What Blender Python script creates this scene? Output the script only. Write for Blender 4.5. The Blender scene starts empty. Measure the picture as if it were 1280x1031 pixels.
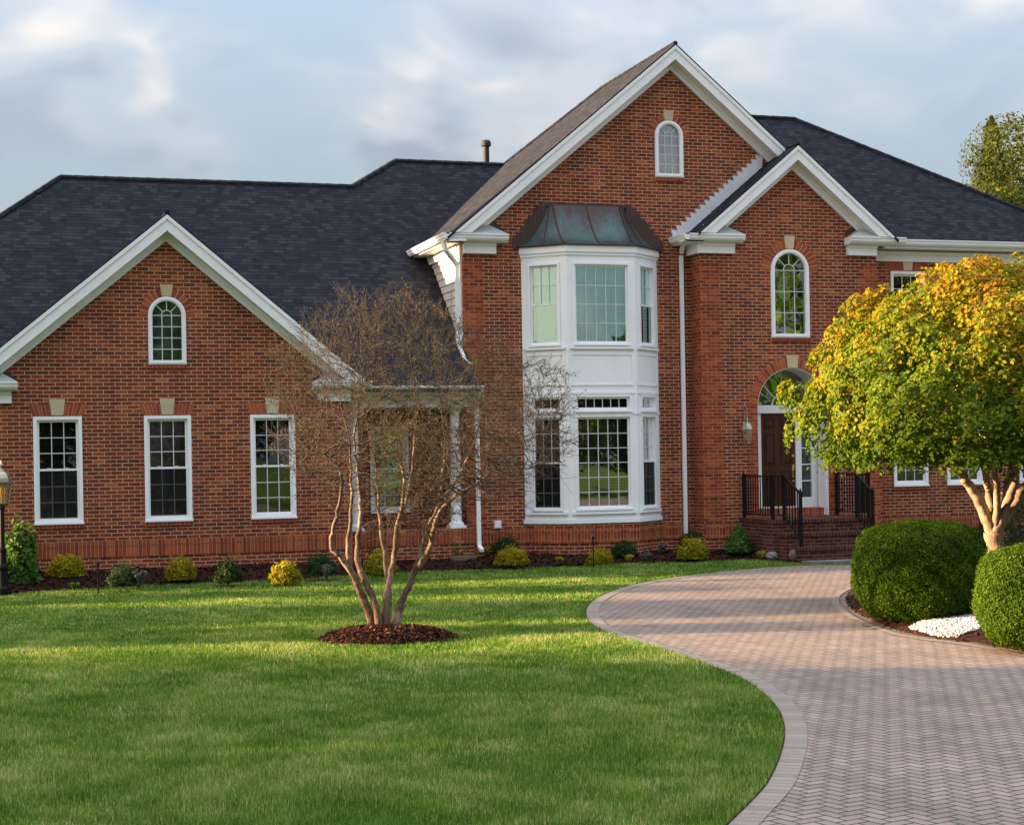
import bpy, bmesh, math
import numpy as np
from mathutils import Vector, Matrix
R_ = np.random.RandomState(7)
sc = bpy.context.scene
COL = sc.collection
rad = math.radians

# ------------------------------------------------------------------ camera, sky, sun, exposure
EYE = 2.1; HEAD = rad(17.45); ROLL = 0.017; FPX = 2100.0
cam = bpy.data.cameras.new('camera'); camo = bpy.data.objects.new('camera', cam); COL.objects.link(camo)
cam.sensor_width = 36.0; cam.lens = FPX / 1280 * 36; cam.shift_y = 55.0 / 1280
cam.clip_start = 0.1; cam.clip_end = 5000
camo.matrix_world = Matrix.Translation((0, 0, EYE)) @ Matrix.Rotation(-HEAD, 4, 'Z') @ Matrix.Rotation(rad(90), 4, 'X') @ Matrix.Rotation(-ROLL, 4, 'Z')
sc.camera = camo

SUN_EL = rad(9.0)
SUN_AZ = Vector((-1.0, 0.25, 0)).normalized()      # horizontal direction towards the sun (from the left of the facade)
sl = bpy.data.lights.new('sun', 'SUN'); sl.energy = 5.0; sl.angle = rad(0.6); sl.color = (1.0, 0.66, 0.36)
so = bpy.data.objects.new('sun', sl); COL.objects.link(so)
tosun = Vector((SUN_AZ.x * math.cos(SUN_EL), SUN_AZ.y * math.cos(SUN_EL), math.sin(SUN_EL)))
so.rotation_euler = tosun.to_track_quat('Z', 'Y').to_euler(); so.location = (-30, 10, 20)

world = bpy.data.worlds.new('World'); sc.world = world; world.use_nodes = True
sc.view_settings.view_transform = 'Standard'; sc.view_settings.look = 'None'
sc.view_settings.gamma = 1.0; sc.view_settings.use_curve_mapping = False
sc.view_settings.exposure = 2.45

class NT:
    """small helper for node trees"""
    def __init__(s, tree): s.t = tree; s.n = tree.nodes; s.l = tree.links
    def node(s, typ, ins=None, **kw):
        nd = s.n.new(typ)
        for k, v in kw.items(): setattr(nd, k, v)
        for k, v in (ins or {}).items(): s.set(nd.inputs[k], v)
        return nd
    def set(s, inp, v):
        if isinstance(v, bpy.types.NodeSocket): s.l.new(v, inp)
        elif isinstance(v, bpy.types.Node): s.l.new(v.outputs[0], inp)
        else: inp.default_value = v
    def m(s, op, a, b=None, c=None, clamp=False):
        nd = s.n.new('ShaderNodeMath'); nd.operation = op; nd.use_clamp = clamp
        s.set(nd.inputs[0], a)
        if b is not None: s.set(nd.inputs[1], b)
        if c is not None: s.set(nd.inputs[2], c)
        return nd.outputs[0]
    def mix(s, fac, a, b, blend='MIX'):
        nd = s.n.new('ShaderNodeMix'); nd.data_type = 'RGBA'; nd.blend_type = blend
        s.set(nd.inputs[0], fac)
        s.set(nd.inputs[6], a if not isinstance(a, tuple) else (*a, 1)[:4]); s.set(nd.inputs[7], b if not isinstance(b, tuple) else (*b, 1)[:4])
        return nd.outputs[2]
    def ramp(s, fac, stops, interp='LINEAR'):
        nd = s.n.new('ShaderNodeValToRGB'); s.set(nd.inputs[0], fac); cr = nd.color_ramp; cr.interpolation = interp
        while len(cr.elements) < len(stops): cr.elements.new(0.5)
        for e, (p, c) in zip(cr.elements, stops):
            e.position = p; e.color = (*c, 1) if isinstance(c, tuple) else (c, c, c, 1)
        return nd.outputs[0]
    def noise(s, vec, scale, detail=3.0, rough=0.55, out=0, dist=0.0):
        nd = s.n.new('ShaderNodeTexNoise'); s.set(nd.inputs['Vector'], vec)
        nd.inputs['Scale'].default_value = scale; nd.inputs['Detail'].default_value = detail
        nd.inputs['Roughness'].default_value = rough; nd.inputs['Distortion'].default_value = dist
        return nd.outputs[out]

def build_world():
    T = NT(world.node_tree); T.n.clear()
    sky = T.node('ShaderNodeTexSky', sky_type='NISHITA'); sky.sun_disc = False
    sky.sun_elevation = SUN_EL; sky.sun_rotation = math.atan2(SUN_AZ.x, SUN_AZ.y)
    sky.air_density = 1.0; sky.dust_density = 1.5; sky.ozone_density = 1.2
    tc = T.node('ShaderNodeTexCoord')
    mp = T.node('ShaderNodeMapping', {'Vector': tc.outputs['Generated'], 'Scale': (1.0, 1.0, 1.7), 'Location': (0.35, 0.1, 0.25)})
    big = T.noise(mp.outputs[0], 5.2, 3.0, 0.5, dist=0.3)
    fine = T.noise(mp.outputs[0], 11.0, 3.0, 0.5, dist=0.2)
    dens = T.m('ADD', T.m('MULTIPLY', big, 0.8), T.m('MULTIPLY', fine, 0.2))
    cover = T.ramp(dens, [(0.36, 0.0), (0.62, 1.0)], 'EASE')
    lum = T.noise(mp.outputs[0], 8.5, 3.0, 0.5, dist=0.3, out=0)
    ccol = T.ramp(lum, [(0.37, (1.35, 1.55, 1.88)), (0.5, (2.15, 2.3, 2.55)), (0.64, (3.9, 3.45, 3.05))], 'EASE')
    blue = T.mix(0.75, sky.outputs[0], (1.62, 1.93, 2.33))
    c = T.mix(T.m('MULTIPLY', cover, 0.88), blue, ccol)
    # a cloudy sky is brighter overhead than near the horizon
    zz = T.node('ShaderNodeSeparateXYZ', {0: tc.outputs['Generated']}).outputs[2]
    up = T.m('ADD', 0.70, T.m('MULTIPLY', T.m('POWER', T.m('MAXIMUM', zz, 0.0), 1.3), 3.4))
    c = T.mix(1.0, c, T.node('ShaderNodeCombineColor', {0: up, 1: up, 2: up}).outputs[0], 'MULTIPLY')
    # the western sky round the sun glows behind the cloud
    dt = T.node('ShaderNodeVectorMath', {0: tc.outputs['Generated'], 1: tuple(tosun)}, operation='DOT_PRODUCT')
    gl = T.m('POWER', T.m('MAXIMUM', dt.outputs['Value'], 0.0), 5.0)
    c = T.mix(1.0, c, T.mix(gl, (0, 0, 0), (10.0, 6.4, 3.4)), 'ADD')
    bg = T.node('ShaderNodeBackground', {'Color': c, 'Strength': 0.05})
    out = T.node('ShaderNodeOutputWorld', {'Surface': bg.outputs[0]})
build_world()

# ------------------------------------------------------------------ geometry helpers
cH, sH = math.cos(HEAD), math.sin(HEAD)
def ray(x, y):
    dx, dy = x - 640, y - 570
    u = (dx * math.cos(ROLL) - dy * math.sin(ROLL)) / FPX; v = (dy * math.cos(ROLL) + dx * math.sin(ROLL)) / FPX
    return np.array((sH + u * cH, cH - u * sH, -v))
def on_z(x, y, z=0.0):                     # a point of the ground seen at photo pixel (x, y)
    d = ray(x, y); t = (z - EYE) / d[2]; return np.array((d[0] * t, d[1] * t, z))
def at_depth(x, y, dep):                   # a point at a distance along the view axis
    d = ray(x, y); return np.array((d[0] * dep, d[1] * dep, EYE + d[2] * dep))

def set_uv(me):
    nl = len(me.loops)
    if nl == 0: return
    lt = np.empty(len(me.polygons), np.int32); me.polygons.foreach_get('loop_total', lt)
    nor = np.empty(len(me.polygons) * 3); me.polygons.foreach_get('normal', nor); nor = nor.reshape(-1, 3)
    vi = np.empty(nl, np.int32); me.loops.foreach_get('vertex_index', vi)
    co = np.empty(len(me.vertices) * 3); me.vertices.foreach_get('co', co); co = co.reshape(-1, 3)
    n = np.repeat(nor, lt, axis=0); p = co[vi]
    t = np.stack([-n[:, 1], n[:, 0], np.zeros(nl)], 1); ln = np.linalg.norm(t, axis=1)
    flat = ln < 0.05; t[flat] = (1, 0, 0); ln[flat] = 1; t /= ln[:, None]
    b = np.cross(n, t)
    uv = np.stack([(p * t).sum(1), (p * b).sum(1)], 1)
    lay = me.uv_layers.new(name='UVMap'); lay.data.foreach_set('uv', uv.astype(np.float32).ravel())

def parent_to(o, par):
    o.parent = par
    if par is not None and par.parent is None and par.type == 'EMPTY':
        o.matrix_parent_inverse = Matrix.Translation(-Vector(par.location))

class MB:
    """collects shapes and links them as ONE mesh object"""
    def __init__(s): s.v = []; s.f = []; s.mi = []; s.ti = []
    def add(s, vs, fs, m=0, t=0.5):
        o = len(s.v); s.v += [tuple(map(float, q)) for q in vs]
        for f in fs: s.f.append(tuple(i + o for i in f)); s.mi.append(m); s.ti.append(t)
        return s
    def hexa(s, b, tp, m=0, t=0.5):       # four bottom points, four top points
        return s.add(list(b) + list(tp), [(3, 2, 1, 0), (4, 5, 6, 7), (0, 1, 5, 4), (1, 2, 6, 5), (2, 3, 7, 6), (3, 0, 4, 7)], m, t)
    def box(s, x0, x1, y0, y1, z0, z1, m=0, t=0.5):
        return s.hexa([(x0, y0, z0), (x1, y0, z0), (x1, y1, z0), (x0, y1, z0)], [(x0, y0, z1), (x1, y0, z1), (x1, y1, z1), (x0, y1, z1)], m, t)
    def fbox(s, fr, u0, u1, z0, z1, d0, d1, m=0, t=0.5):   # box in a wall frame, d outwards
        P = fr.P
        return s.hexa([P(u0, z0, d1), P(u1, z0, d1), P(u1, z0, d0), P(u0, z0, d0)], [P(u0, z1, d1), P(u1, z1, d1), P(u1, z1, d0), P(u0, z1, d0)], m, t)
    def fpoly(s, fr, pts, d0, d1, m=0, t=0.5):             # convex polygon (u,z) ccw, extruded
        n = len(pts); vs = [fr.P(u, z, d1) for u, z in pts] + [fr.P(u, z, d0) for u, z in pts]
        fs = [tuple(range(n)), tuple(range(2 * n - 1, n - 1, -1))] + [(i, i + n, (i + 1) % n + n, (i + 1) % n) for i in range(n)]
        return s.add(vs, fs, m, t)
    def slab(s, pts, th, m=0, t=0.5, dirn=(0, 0, -1)):
        n = len(pts); d = np.array(dirn) * th; a = [np.array(p, float) for p in pts]
        fs = [tuple(range(n)), tuple(range(2 * n - 1, n - 1, -1))] + [(i, i + n, (i + 1) % n + n, (i + 1) % n) for i in range(n)]
        return s.add(a + [p + d for p in a], fs, m, t)
    def bar(s, a, b, w, h, m=0, t=0.5):   # rectangular bar from a to b
        a = Vector(a); b = Vector(b); d = (b - a).normalized(); up = Vector((0, 0, 1))
        if abs(d.z) > 0.99: up = Vector((0, 1, 0))
        sd = d.cross(up).normalized() * (w / 2); u2 = sd.cross(d).normalized() * (h / 2)
        q = [(-sd - u2), (sd - u2), (sd + u2), (-sd + u2)]
        return s.add([a + k for k in q] + [b + k for k in q], [(0, 1, 2, 3), (7, 6, 5, 4), (0, 4, 5, 1), (1, 5, 6, 2), (2, 6, 7, 3), (3, 7, 4, 0)], m, t)
    def tube(s, path, rs, n=8, m=0, t=0.5, cap=True):
        path = [Vector(p) for p in path]
        if not hasattr(rs, '__len__'): rs = [rs] * len(path)
        vs = []; ref = Vector((0.31, 0.87, 0.2))
        for i, p in enumerate(path):
            d = (path[min(i + 1, len(path) - 1)] - path[max(i - 1, 0)]).normalized()
            x = d.cross(ref); 
            if x.length < 0.05: x = d.cross(Vector((1, 0, 0)))
            x.normalize(); y = d.cross(x)
            for k in range(n):
                a = 2 * math.pi * k / n; vs.append(p + (x * math.cos(a) + y * math.sin(a)) * rs[i])
        fs = []
        for i in range(len(path) - 1):
            for k in range(n): fs.append((i * n + k, i * n + (k + 1) % n, (i + 1) * n + (k + 1) % n, (i + 1) * n + k))
        if cap: fs += [tuple(range(n - 1, -1, -1)), tuple(range((len(path) - 1) * n, len(path) * n))]
        return s.add(vs, fs, m, t)
    def lathe(s, cx, cy, prof, n=20, m=0, t=0.5):
        vs = []; fs = []
        for r, z in prof:
            for k in range(n):
                a = 2 * math.pi * k / n; vs.append((cx + r * math.cos(a), cy + r * math.sin(a), z))
        for i in range(len(prof) - 1):
            for k in range(n): fs.append((i * n + k, i * n + (k + 1) % n, (i + 1) * n + (k + 1) % n, (i + 1) * n + k))
        fs += [tuple(range(n - 1, -1, -1)), tuple(range((len(prof) - 1) * n, len(prof) * n))]
        return s.add(vs, fs, m, t)
    def outline(s, fr, outer, holes, d0, d1, m=0, t=0.5):   # polygon with holes (u,z), extruded from d0 to d1
        cu = bpy.data.curves.new('c', 'CURVE'); cu.dimensions = '2D'; cu.fill_mode = 'BOTH'; cu.extrude = abs(d1 - d0) / 2
        for loop in [outer] + list(holes):
            sp = cu.splines.new('POLY'); sp.points.add(len(loop) - 1); sp.use_cyclic_u = True
            for q, p in zip(sp.points, loop): q.co = (p[0], p[1], 0, 1)
        ob = bpy.data.objects.new('c', cu); me = bpy.data.meshes.new_from_object(ob)
        mid = (d0 + d1) / 2
        s.add([fr.P(v.co.x, v.co.y, mid + v.co.z) for v in me.vertices], [tuple(p.vertices) for p in me.polygons], m, t)
        bpy.data.objects.remove(ob); bpy.data.curves.remove(cu); bpy.data.meshes.remove(me)
        return s
    def mesh(s, name, mats, smooth=False, fix=True):
        me = bpy.data.meshes.new(name); me.from_pydata(s.v, [], s.f)
        if fix:
            bm = bmesh.new(); bm.from_mesh(me); bmesh.ops.remove_doubles(bm, verts=bm.verts, dist=1e-5)
            same = len(bm.faces) == len(s.f)
            if same: bmesh.ops.recalc_face_normals(bm, faces=bm.faces)
            bm.to_mesh(me) if same else None
            bm.free()
        for mt in (mats if isinstance(mats, (list, tuple)) else [mats]): me.materials.append(mt)
        if len(me.polygons) == len(s.mi):
            me.polygons.foreach_set('material_index', s.mi)
            a = me.attributes.new('tint', 'FLOAT', 'FACE'); a.data.foreach_set('value', s.ti)
        if smooth: me.polygons.foreach_set('use_smooth', [True] * len(me.polygons))
        me.update(); set_uv(me); return me
    def build(s, name, mats, parent=None, smooth=False, fix=True, **props):
        o = bpy.data.objects.new(name, s.mesh(name, mats, smooth, fix)); COL.objects.link(o)
        if parent is not None: parent_to(o, parent)
        for k, v in props.items(): o[k] = v
        return o

class Frame:
    def __init__(s, ox, oy, ux=1.0, uy=0.0):
        l = math.hypot(ux, uy); s.o = (ox, oy); s.u = (ux / l, uy / l); s.n = (s.u[1], -s.u[0])
    def P(s, u, z, d=0.0): return (s.o[0] + s.u[0] * u + s.n[0] * d, s.o[1] + s.u[1] * u + s.n[1] * d, z)
def FY(y): return Frame(0, y)
def rect(u0, u1, z0, z1): return [(u0, z0), (u1, z0), (u1, z1), (u0, z1)]
def arch(u0, u1, z0, ztop, n=24):
    r = (u1 - u0) / 2; c = (u0 + u1) / 2; zs = ztop - r
    return [(u0, z0), (u1, z0)] + [(c + r * math.cos(math.pi * k / n), zs + r * math.sin(math.pi * k / n)) for k in range(n + 1)]

def tag(o, label, cat, group=None, kind=None):
    o['label'] = label; o['category'] = cat
    if group: o['group'] = group
    if kind: o['kind'] = kind
    return o
def empty(name, loc, label, cat, group=None):
    o = bpy.data.objects.new(name, None); COL.objects.link(o); o.location = loc; o.empty_display_size = 0.3
    return tag(o, label, cat, group)

def np_mesh(name, verts, faces, mats, tint=None, smooth=False, mi=None):
    """faces: (n,k) int array; tint: per-vertex float"""
    me = bpy.data.meshes.new(name); verts = np.asarray(verts, np.float32); faces = np.asarray(faces, np.int32)
    n, k = faces.shape
    me.vertices.add(len(verts)); me.vertices.foreach_set('co', verts.ravel())
    me.loops.add(n * k); me.loops.foreach_set('vertex_index', faces.ravel())
    me.polygons.add(n); me.polygons.foreach_set('loop_start', np.arange(0, n * k, k, dtype=np.int32))
    me.polygons.foreach_set('loop_total', np.full(n, k, np.int32))
    if tint is not None:
        a = me.attributes.new('tint', 'FLOAT', 'POINT'); a.data.foreach_set('value', np.asarray(tint, np.float32))
    for mt in (mats if isinstance(mats, (list, tuple)) else [mats]): me.materials.append(mt)
    if mi is not None: me.polygons.foreach_set('material_index', np.asarray(mi, np.int32))
    if smooth: me.polygons.foreach_set('use_smooth', np.ones(n, bool))
    me.update(calc_edges=True); me.validate(); return me
def link(name, me, parent=None, loc=None, **props):
    o = bpy.data.objects.new(name, me); COL.objects.link(o)
    if loc is not None: o.location = loc
    if parent is not None: o.parent = parent
    for k, v in props.items(): o[k] = v
    return o
def unit(a): return a / np.maximum(np.linalg.norm(a, axis=-1, keepdims=True), 1e-9)
def rnd_dir(n, rs): return unit(rs.normal(size=(n, 3)))
def leaves(P, nrm, size, tint, rs, width=0.5, fold=0.25):
    """folded leaf of two triangles at every point, its face turned to nrm; returns verts, tris, tint"""
    n = len(P); a = unit(np.cross(nrm, rnd_dir(n, rs))); b = np.cross(nrm, a); size = np.broadcast_to(size, (n,))[:, None]
    base = P - a * size * 0.5; tip = P + a * size * 0.5 - nrm * size * fold * 0.4
    mid = P + nrm * size * fold * -0.15
    l = mid + b * size * width * 0.5 + nrm * size * fold * 0.5; r = mid - b * size * width * 0.5 + nrm * size * fold * 0.5
    v = np.stack([base, r, tip, l], 1).reshape(-1, 3); i = np.arange(n)[:, None] * 4
    f = np.concatenate([i + np.array([[0, 1, 2]]), i + np.array([[0, 2, 3]])], 0)
    return v, f, np.repeat(tint, 4)

# ------------------------------------------------------------------ materials
def mat(name, fn):
    m = bpy.data.materials.new(name); m.use_nodes = True; T = NT(m.node_tree); T.n.clear()
    sh = fn(T); T.node('ShaderNodeOutputMaterial', {'Surface': sh}); return m
def principled(T, col, rough=0.6, spec=0.4, metal=0.0, bump=None, bdist=0.01, bstr=1.0, sheen=0.0):
    ins = {'Base Color': col if not isinstance(col, tuple) else (*col, 1)[:4], 'Roughness': rough, 'Specular IOR Level': spec, 'Metallic': metal}
    if sheen: ins['Sheen Weight'] = sheen; ins['Sheen Roughness'] = 0.45
    if bump is not None:
        b = T.node('ShaderNodeBump', {'Height': bump, 'Strength': bstr, 'Distance': bdist}); ins['Normal'] = b.outputs[0]
    return T.node('ShaderNodeBsdfPrincipled', ins).outputs[0]
def uvn(T): return T.node('ShaderNodeTexCoord').outputs['UV']
def obn(T): return T.node('ShaderNodeNewGeometry').outputs['Position']

RED = [(0.0, (0.125, 0.037, 0.029)), (0.2, (0.165, 0.041, 0.026)), (0.45, (0.205, 0.0435, 0.0235)), (0.75, (0.250, 0.054, 0.026)), (0.92, (0.30, 0.076, 0.032)), (1.0, (0.36, 0.118, 0.046))]
ORANGE = [(0.0, (0.20, 0.042, 0.027)), (0.5, (0.30, 0.064, 0.031)), (1.0, (0.39, 0.108, 0.043))]
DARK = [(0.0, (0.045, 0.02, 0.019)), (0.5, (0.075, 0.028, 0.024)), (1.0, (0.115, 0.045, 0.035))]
MORTAR = (0.58, 0.43, 0.30)
def brick(name, pal, bw=0.203, rh=0.0677, off=0.5, zoff=0.0, mort=0.0058, mcol=MORTAR):
    def fn(T):
        uv = T.node('ShaderNodeMapping', {'Vector': uvn(T), 'Location': (0.013, -zoff, 0)}).outputs[0]
        wob = T.noise(uv, 9.0, 2.0, 0.5, out=1)
        uvw = T.node('ShaderNodeVectorMath', {0: uv, 1: T.node('ShaderNodeVectorMath', {0: wob, 1: (0.0035, 0.003, 0)}, operation='MULTIPLY').outputs[0]}, operation='ADD').outputs[0]
        b = T.node('ShaderNodeTexBrick', {'Vector': uvw, 'Color1': (0, 0, 0, 1), 'Color2': (1, 1, 1, 1), 'Mortar': (0.5, 0.5, 0.5, 1), 'Scale': 1.0, 'Mortar Size': mort, 'Mortar Smooth': 0.15, 'Bias': 0.0, 'Brick Width': bw, 'Row Height': rh}, offset=off, offset_frequency=2, squash=1.0)
        c = T.ramp(b.outputs['Color'], pal)
        n1 = T.noise(uv, 60.0, 3.0, 0.6); c = T.mix(1.0, c, T.ramp(n1, [(0.3, 0.78), (0.7, 1.15)]), 'MULTIPLY')
        n2 = T.noise(uv, 0.55, 4.0, 0.6); c = T.mix(1.0, c, T.ramp(n2, [(0.3, (0.86, 0.84, 0.86)), (0.7, (1.12, 1.1, 1.04))]), 'MULTIPLY')
        mc = T.mix(T.noise(uv, 5.0, 4.0), (mcol[0] * .7, mcol[1] * .68, mcol[2] * .66), (mcol[0] * 1.15, mcol[1] * 1.12, mcol[2] * 1.1))
        c = T.mix(b.outputs['Fac'], c, mc)
        h = T.m('ADD', T.m('MULTIPLY', T.m('SUBTRACT', 1.0, b.outputs['Fac']), 1.0), T.m('MULTIPLY', n1, 0.3))
        # dirt splashed up from the ground, faint runs down the wall
        zw = T.node('ShaderNodeSeparateXYZ', {0: obn(T)}).outputs[2]; run = T.noise(T.node('ShaderNodeMapping', {'Vector': uv, 'Scale': (2.2, 0.18, 1)}).outputs[0], 1.6, 4.0, 0.6)
        c = T.mix(1.0, c, T.ramp(run, [(0.32, (0.80, 0.79, 0.80)), (0.55, (1.0, 1.0, 1.0)), (0.75, (1.10, 1.08, 1.03))]), 'MULTIPLY')
        return principled(T, c, 0.92, 0.06, bump=h, bdist=0.006, bstr=0.8)
    return mat(name, fn)
def paint(name, col, rough=0.45, spec=0.4, var=0.05):
    def fn(T):
        p = obn(T); n = T.noise(p, 2.2, 5.0, 0.65); n2 = T.noise(p, 40.0, 2.0)
        c = T.mix(1.0, (*col, 1), T.ramp(n, [(0.3, 1 - var * 2), (0.7, 1.0)]), 'MULTIPLY')
        return principled(T, c, rough, spec, bump=n2, bdist=0.001, bstr=0.3)
    return mat(name, fn)
def metal(name, col, rough=0.4, met=0.6):
    return mat(name, lambda T: principled(T, T.mix(1.0, (*col, 1), T.ramp(T.noise(obn(T), 14.0, 4.0), [(0.3, 0.75), (0.7, 1.15)]), 'MULTIPLY'), rough, 0.5, met))

M = {}
M['brick'] = brick('brick', RED)
M['brick_quoin'] = brick('brick_quoin', ORANGE, mcol=(0.40, 0.22, 0.13))
M['brick_soldier'] = brick('brick_soldier', ORANGE, 0.068, 0.195, 0.0, 0.46, mcol=(0.38, 0.24, 0.16))
M['brick_rowlock'] = brick('brick_rowlock', ORANGE, 0.068, 0.095, 0.0, 0.655, mcol=(0.38, 0.24, 0.16))
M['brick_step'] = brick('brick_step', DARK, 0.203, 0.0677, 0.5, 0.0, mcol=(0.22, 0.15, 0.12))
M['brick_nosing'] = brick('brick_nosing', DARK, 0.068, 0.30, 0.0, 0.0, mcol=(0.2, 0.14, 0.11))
M['voussoir'] = mat('voussoir', lambda T: principled(T, T.mix(1.0, T.ramp(T.node('ShaderNodeAttribute', attribute_name='tint').outputs['Fac'], ORANGE), T.ramp(T.noise(obn(T), 60.0), [(0.3, 0.8), (0.7, 1.15)]), 'MULTIPLY'), 0.88, 0.2))
M['mortar'] = paint('mortar', MORTAR, 0.95, 0.1, 0.12)
M['white'] = paint('white_paint', (0.84, 0.86, 0.89), 0.42, 0.4, 0.035)
M['trim'] = paint('trim_paint', (0.81, 0.83, 0.85), 0.5, 0.35, 0.05)
M['vinyl'] = paint('vinyl_white', (0.83, 0.84, 0.87), 0.35, 0.45, 0.02)
M['muntin'] = paint('muntin', (0.55, 0.57, 0.57), 0.4, 0.4, 0.02)
M['stone'] = paint('keystone', (0.58, 0.47, 0.32), 0.9, 0.15, 0.12)
M['iron'] = paint('black_iron', (0.008, 0.008, 0.009), 0.5, 0.12, 0.1)
M['pipe'] = metal('pipe', (0.014, 0.011, 0.012), 0.7, 0.0)
M['pewter'] = metal('pewter', (0.36, 0.33, 0.27), 0.35, 0.85)
M['brass'] = metal('brass', (0.75, 0.52, 0.16), 0.25, 1.0)
M['flash_dark'] = metal('brown_flashing', (0.055, 0.030, 0.026), 0.5, 0.3)
M['flash_grey'] = paint('grey_flashing', (0.40, 0.44, 0.43), 0.5, 0.4, 0.1)
M['flash_white'] = paint('white_flashing', (0.62, 0.63, 0.68), 0.45, 0.4, 0.06)
M['door'] = mat('door_wood', lambda T: principled(T, T.ramp(T.noise(T.node('ShaderNodeMapping', {'Vector': obn(T), 'Scale': (14, 14, 1.2)}).outputs[0], 2.0, 4.0), [(0.3, (0.042, 0.014, 0.008)), (0.7, (0.085, 0.028, 0.015))]), 0.5, 0.2))
def shingle_fn(T):
    uv = T.node('ShaderNodeMapping', {'Vector': uvn(T)}).outputs[0]
    b = T.node('ShaderNodeTexBrick', {'Vector': uv, 'Color1': (0, 0, 0, 1), 'Color2': (1, 1, 1, 1), 'Mortar': (0.2, 0.2, 0.2, 1), 'Scale': 1.0, 'Mortar Size': 0.004, 'Mortar Smooth': 0.3, 'Bias': 0.0, 'Brick Width': 0.15, 'Row Height': 0.118}, offset=0.37, offset_frequency=2, squash=1.35, squash_frequency=3)
    sp = T.node('ShaderNodeSeparateXYZ', {0: uv}); row = T.m('FRACT', T.m('DIVIDE', sp.outputs[1], 0.118))
    c = T.ramp(b.outputs['Color'], [(0.0, (0.0145, 0.0162, 0.023)), (0.35, (0.019, 0.021, 0.029)), (0.7, (0.025, 0.027, 0.035)), (1.0, (0.034, 0.036, 0.044))])
    g = T.noise(uv, 160.0, 2.0, 0.7); c = T.mix(1.0, c, T.ramp(g, [(0.3, 0.6), (0.7, 1.4)]), 'MULTIPLY')
    g2 = T.noise(uv, 0.7, 4.0, 0.6); c = T.mix(1.0, c, T.ramp(g2, [(0.3, 0.92), (0.7, 1.08)]), 'MULTIPLY')
    c = T.mix(T.m('GREATER_THAN', row, 0.93), c, (0.009, 0.009, 0.012))
    h = T.m('ADD', T.m('MULTIPLY', T.m('SUBTRACT', 1.0, row), 1.0), T.m('MULTIPLY', b.outputs['Color'], 0.7))
    return principled(T, c, 0.95, 0.06, bump=h, bdist=0.014, bstr=0.9)
M['shingle'] = mat('asphalt_shingle', shingle_fn)
def copper_fn(T):
    p = obn(T); n = T.noise(p, 1.5, 4.0, 0.5); n2 = T.noise(T.node('ShaderNodeMapping', {'Vector': p, 'Scale': (9, 9, 1.0)}).outputs[0], 1.2, 4.0, 0.6)
    zz = T.node('ShaderNodeSeparateXYZ', {0: p}).outputs[2]
    pat = T.m('ADD', T.m('ADD', T.m('MULTIPLY', n, 0.6), T.m('MULTIPLY', n2, 0.4)), T.m('MULTIPLY', T.m('SUBTRACT', 6.55, zz), 0.22))
    c = T.ramp(pat, [(0.38, (0.055, 0.030, 0.027)), (0.47, (0.055, 0.055, 0.062)), (0.57, (0.05, 0.088, 0.092)), (0.75, (0.078, 0.145, 0.138))])
    return principled(T, c, 0.42, 0.5, 0.35, bump=n, bdist=0.004)
M['copper'] = mat('aged_copper', copper_fn)
def glass_fn(tint, refl, extra=0.0, gcol=(0.95, 0.97, 1.0)):
    def fn(T):
        lw = T.node('ShaderNodeFresnel', {'IOR': 1.5}); f = T.m('ADD', T.m('MULTIPLY', lw.outputs[0], refl), extra, clamp=True)
        bmp = T.node('ShaderNodeBump', {'Height': T.noise(obn(T), 1.6, 2.0), 'Strength': 0.12, 'Distance': 0.02})
        g = T.node('ShaderNodeBsdfGlossy', {'Color': (*gcol, 1), 'Roughness': 0.012, 'Normal': bmp.outputs[0]})
        t = T.node('ShaderNodeBsdfTransparent', {'Color': (*tint, 1)})
        return T.node('ShaderNodeMixShader', {0: f, 1: t.outputs[0], 2: g.outputs[0]}).outputs[0]
    return fn
M['glass'] = mat('window_glass', glass_fn((0.80, 0.84, 0.82), 1.5, 0.03))
M['glass_coated'] = mat('coated_glass', glass_fn((0.55, 0.62, 0.58), 1.5, 0.20))
M['glass_aqua'] = mat('aqua_sky_glass', glass_fn((0.60, 0.86, 0.82), 1.5, 0.32, (0.68, 0.97, 0.94)))  # aqua of the mirrored sky is put into the glass colour
M['lantern_glass'] = mat('lantern_glass', glass_fn((0.85, 0.80, 0.66), 1.5, 0.08))
M['screen'] = mat('insect_screen', lambda T: T.node('ShaderNodeMixShader', {0: 0.38, 1: T.node('ShaderNodeBsdfTransparent').outputs[0], 2: principled(T, (0.012, 0.013, 0.015), 0.8, 0.2)}).outputs[0])
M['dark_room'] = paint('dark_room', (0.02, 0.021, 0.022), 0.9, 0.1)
M['curtain'] = paint('curtain', (0.46, 0.60, 0.56), 0.9, 0.1, 0.1)  # teal tint adds to the painted aqua sky reflection in the panes
def blind_fn(c0, c1, pitch):
    def fn(T):
        z = T.node('ShaderNodeSeparateXYZ', {0: obn(T)}).outputs[2]; f = T.m('FRACT', T.m('DIVIDE', z, pitch))
        return principled(T, T.ramp(f, [(0.0, c0), (0.55, c1), (0.8, c1), (0.9, c0)]), 0.7, 0.2)
    return mat('slatted_blind', fn)
M['blind_grey'] = blind_fn((0.025, 0.027, 0.028), (0.12, 0.125, 0.13), 0.055)
M['blind_pale'] = blind_fn((0.2, 0.21, 0.2), (0.5, 0.52, 0.5), 0.055)
M['shade_olive'] = paint('olive_reflection', (0.14, 0.14, 0.045), 0.9, 0.1, 0.08)  # tree reflection in the lower sash, painted as an even olive backing
def siding_fn(T): return principled(T, T.mix(T.noise(obn(T), 3.0, 4.0), (0.46, 0.46, 0.44), (0.55, 0.55, 0.53)), 0.55, 0.3)
M['shade_grey'] = paint('grey_shade', (0.10, 0.105, 0.11), 0.9, 0.1, 0.1)
M['siding'] = mat('siding', siding_fn)
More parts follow.
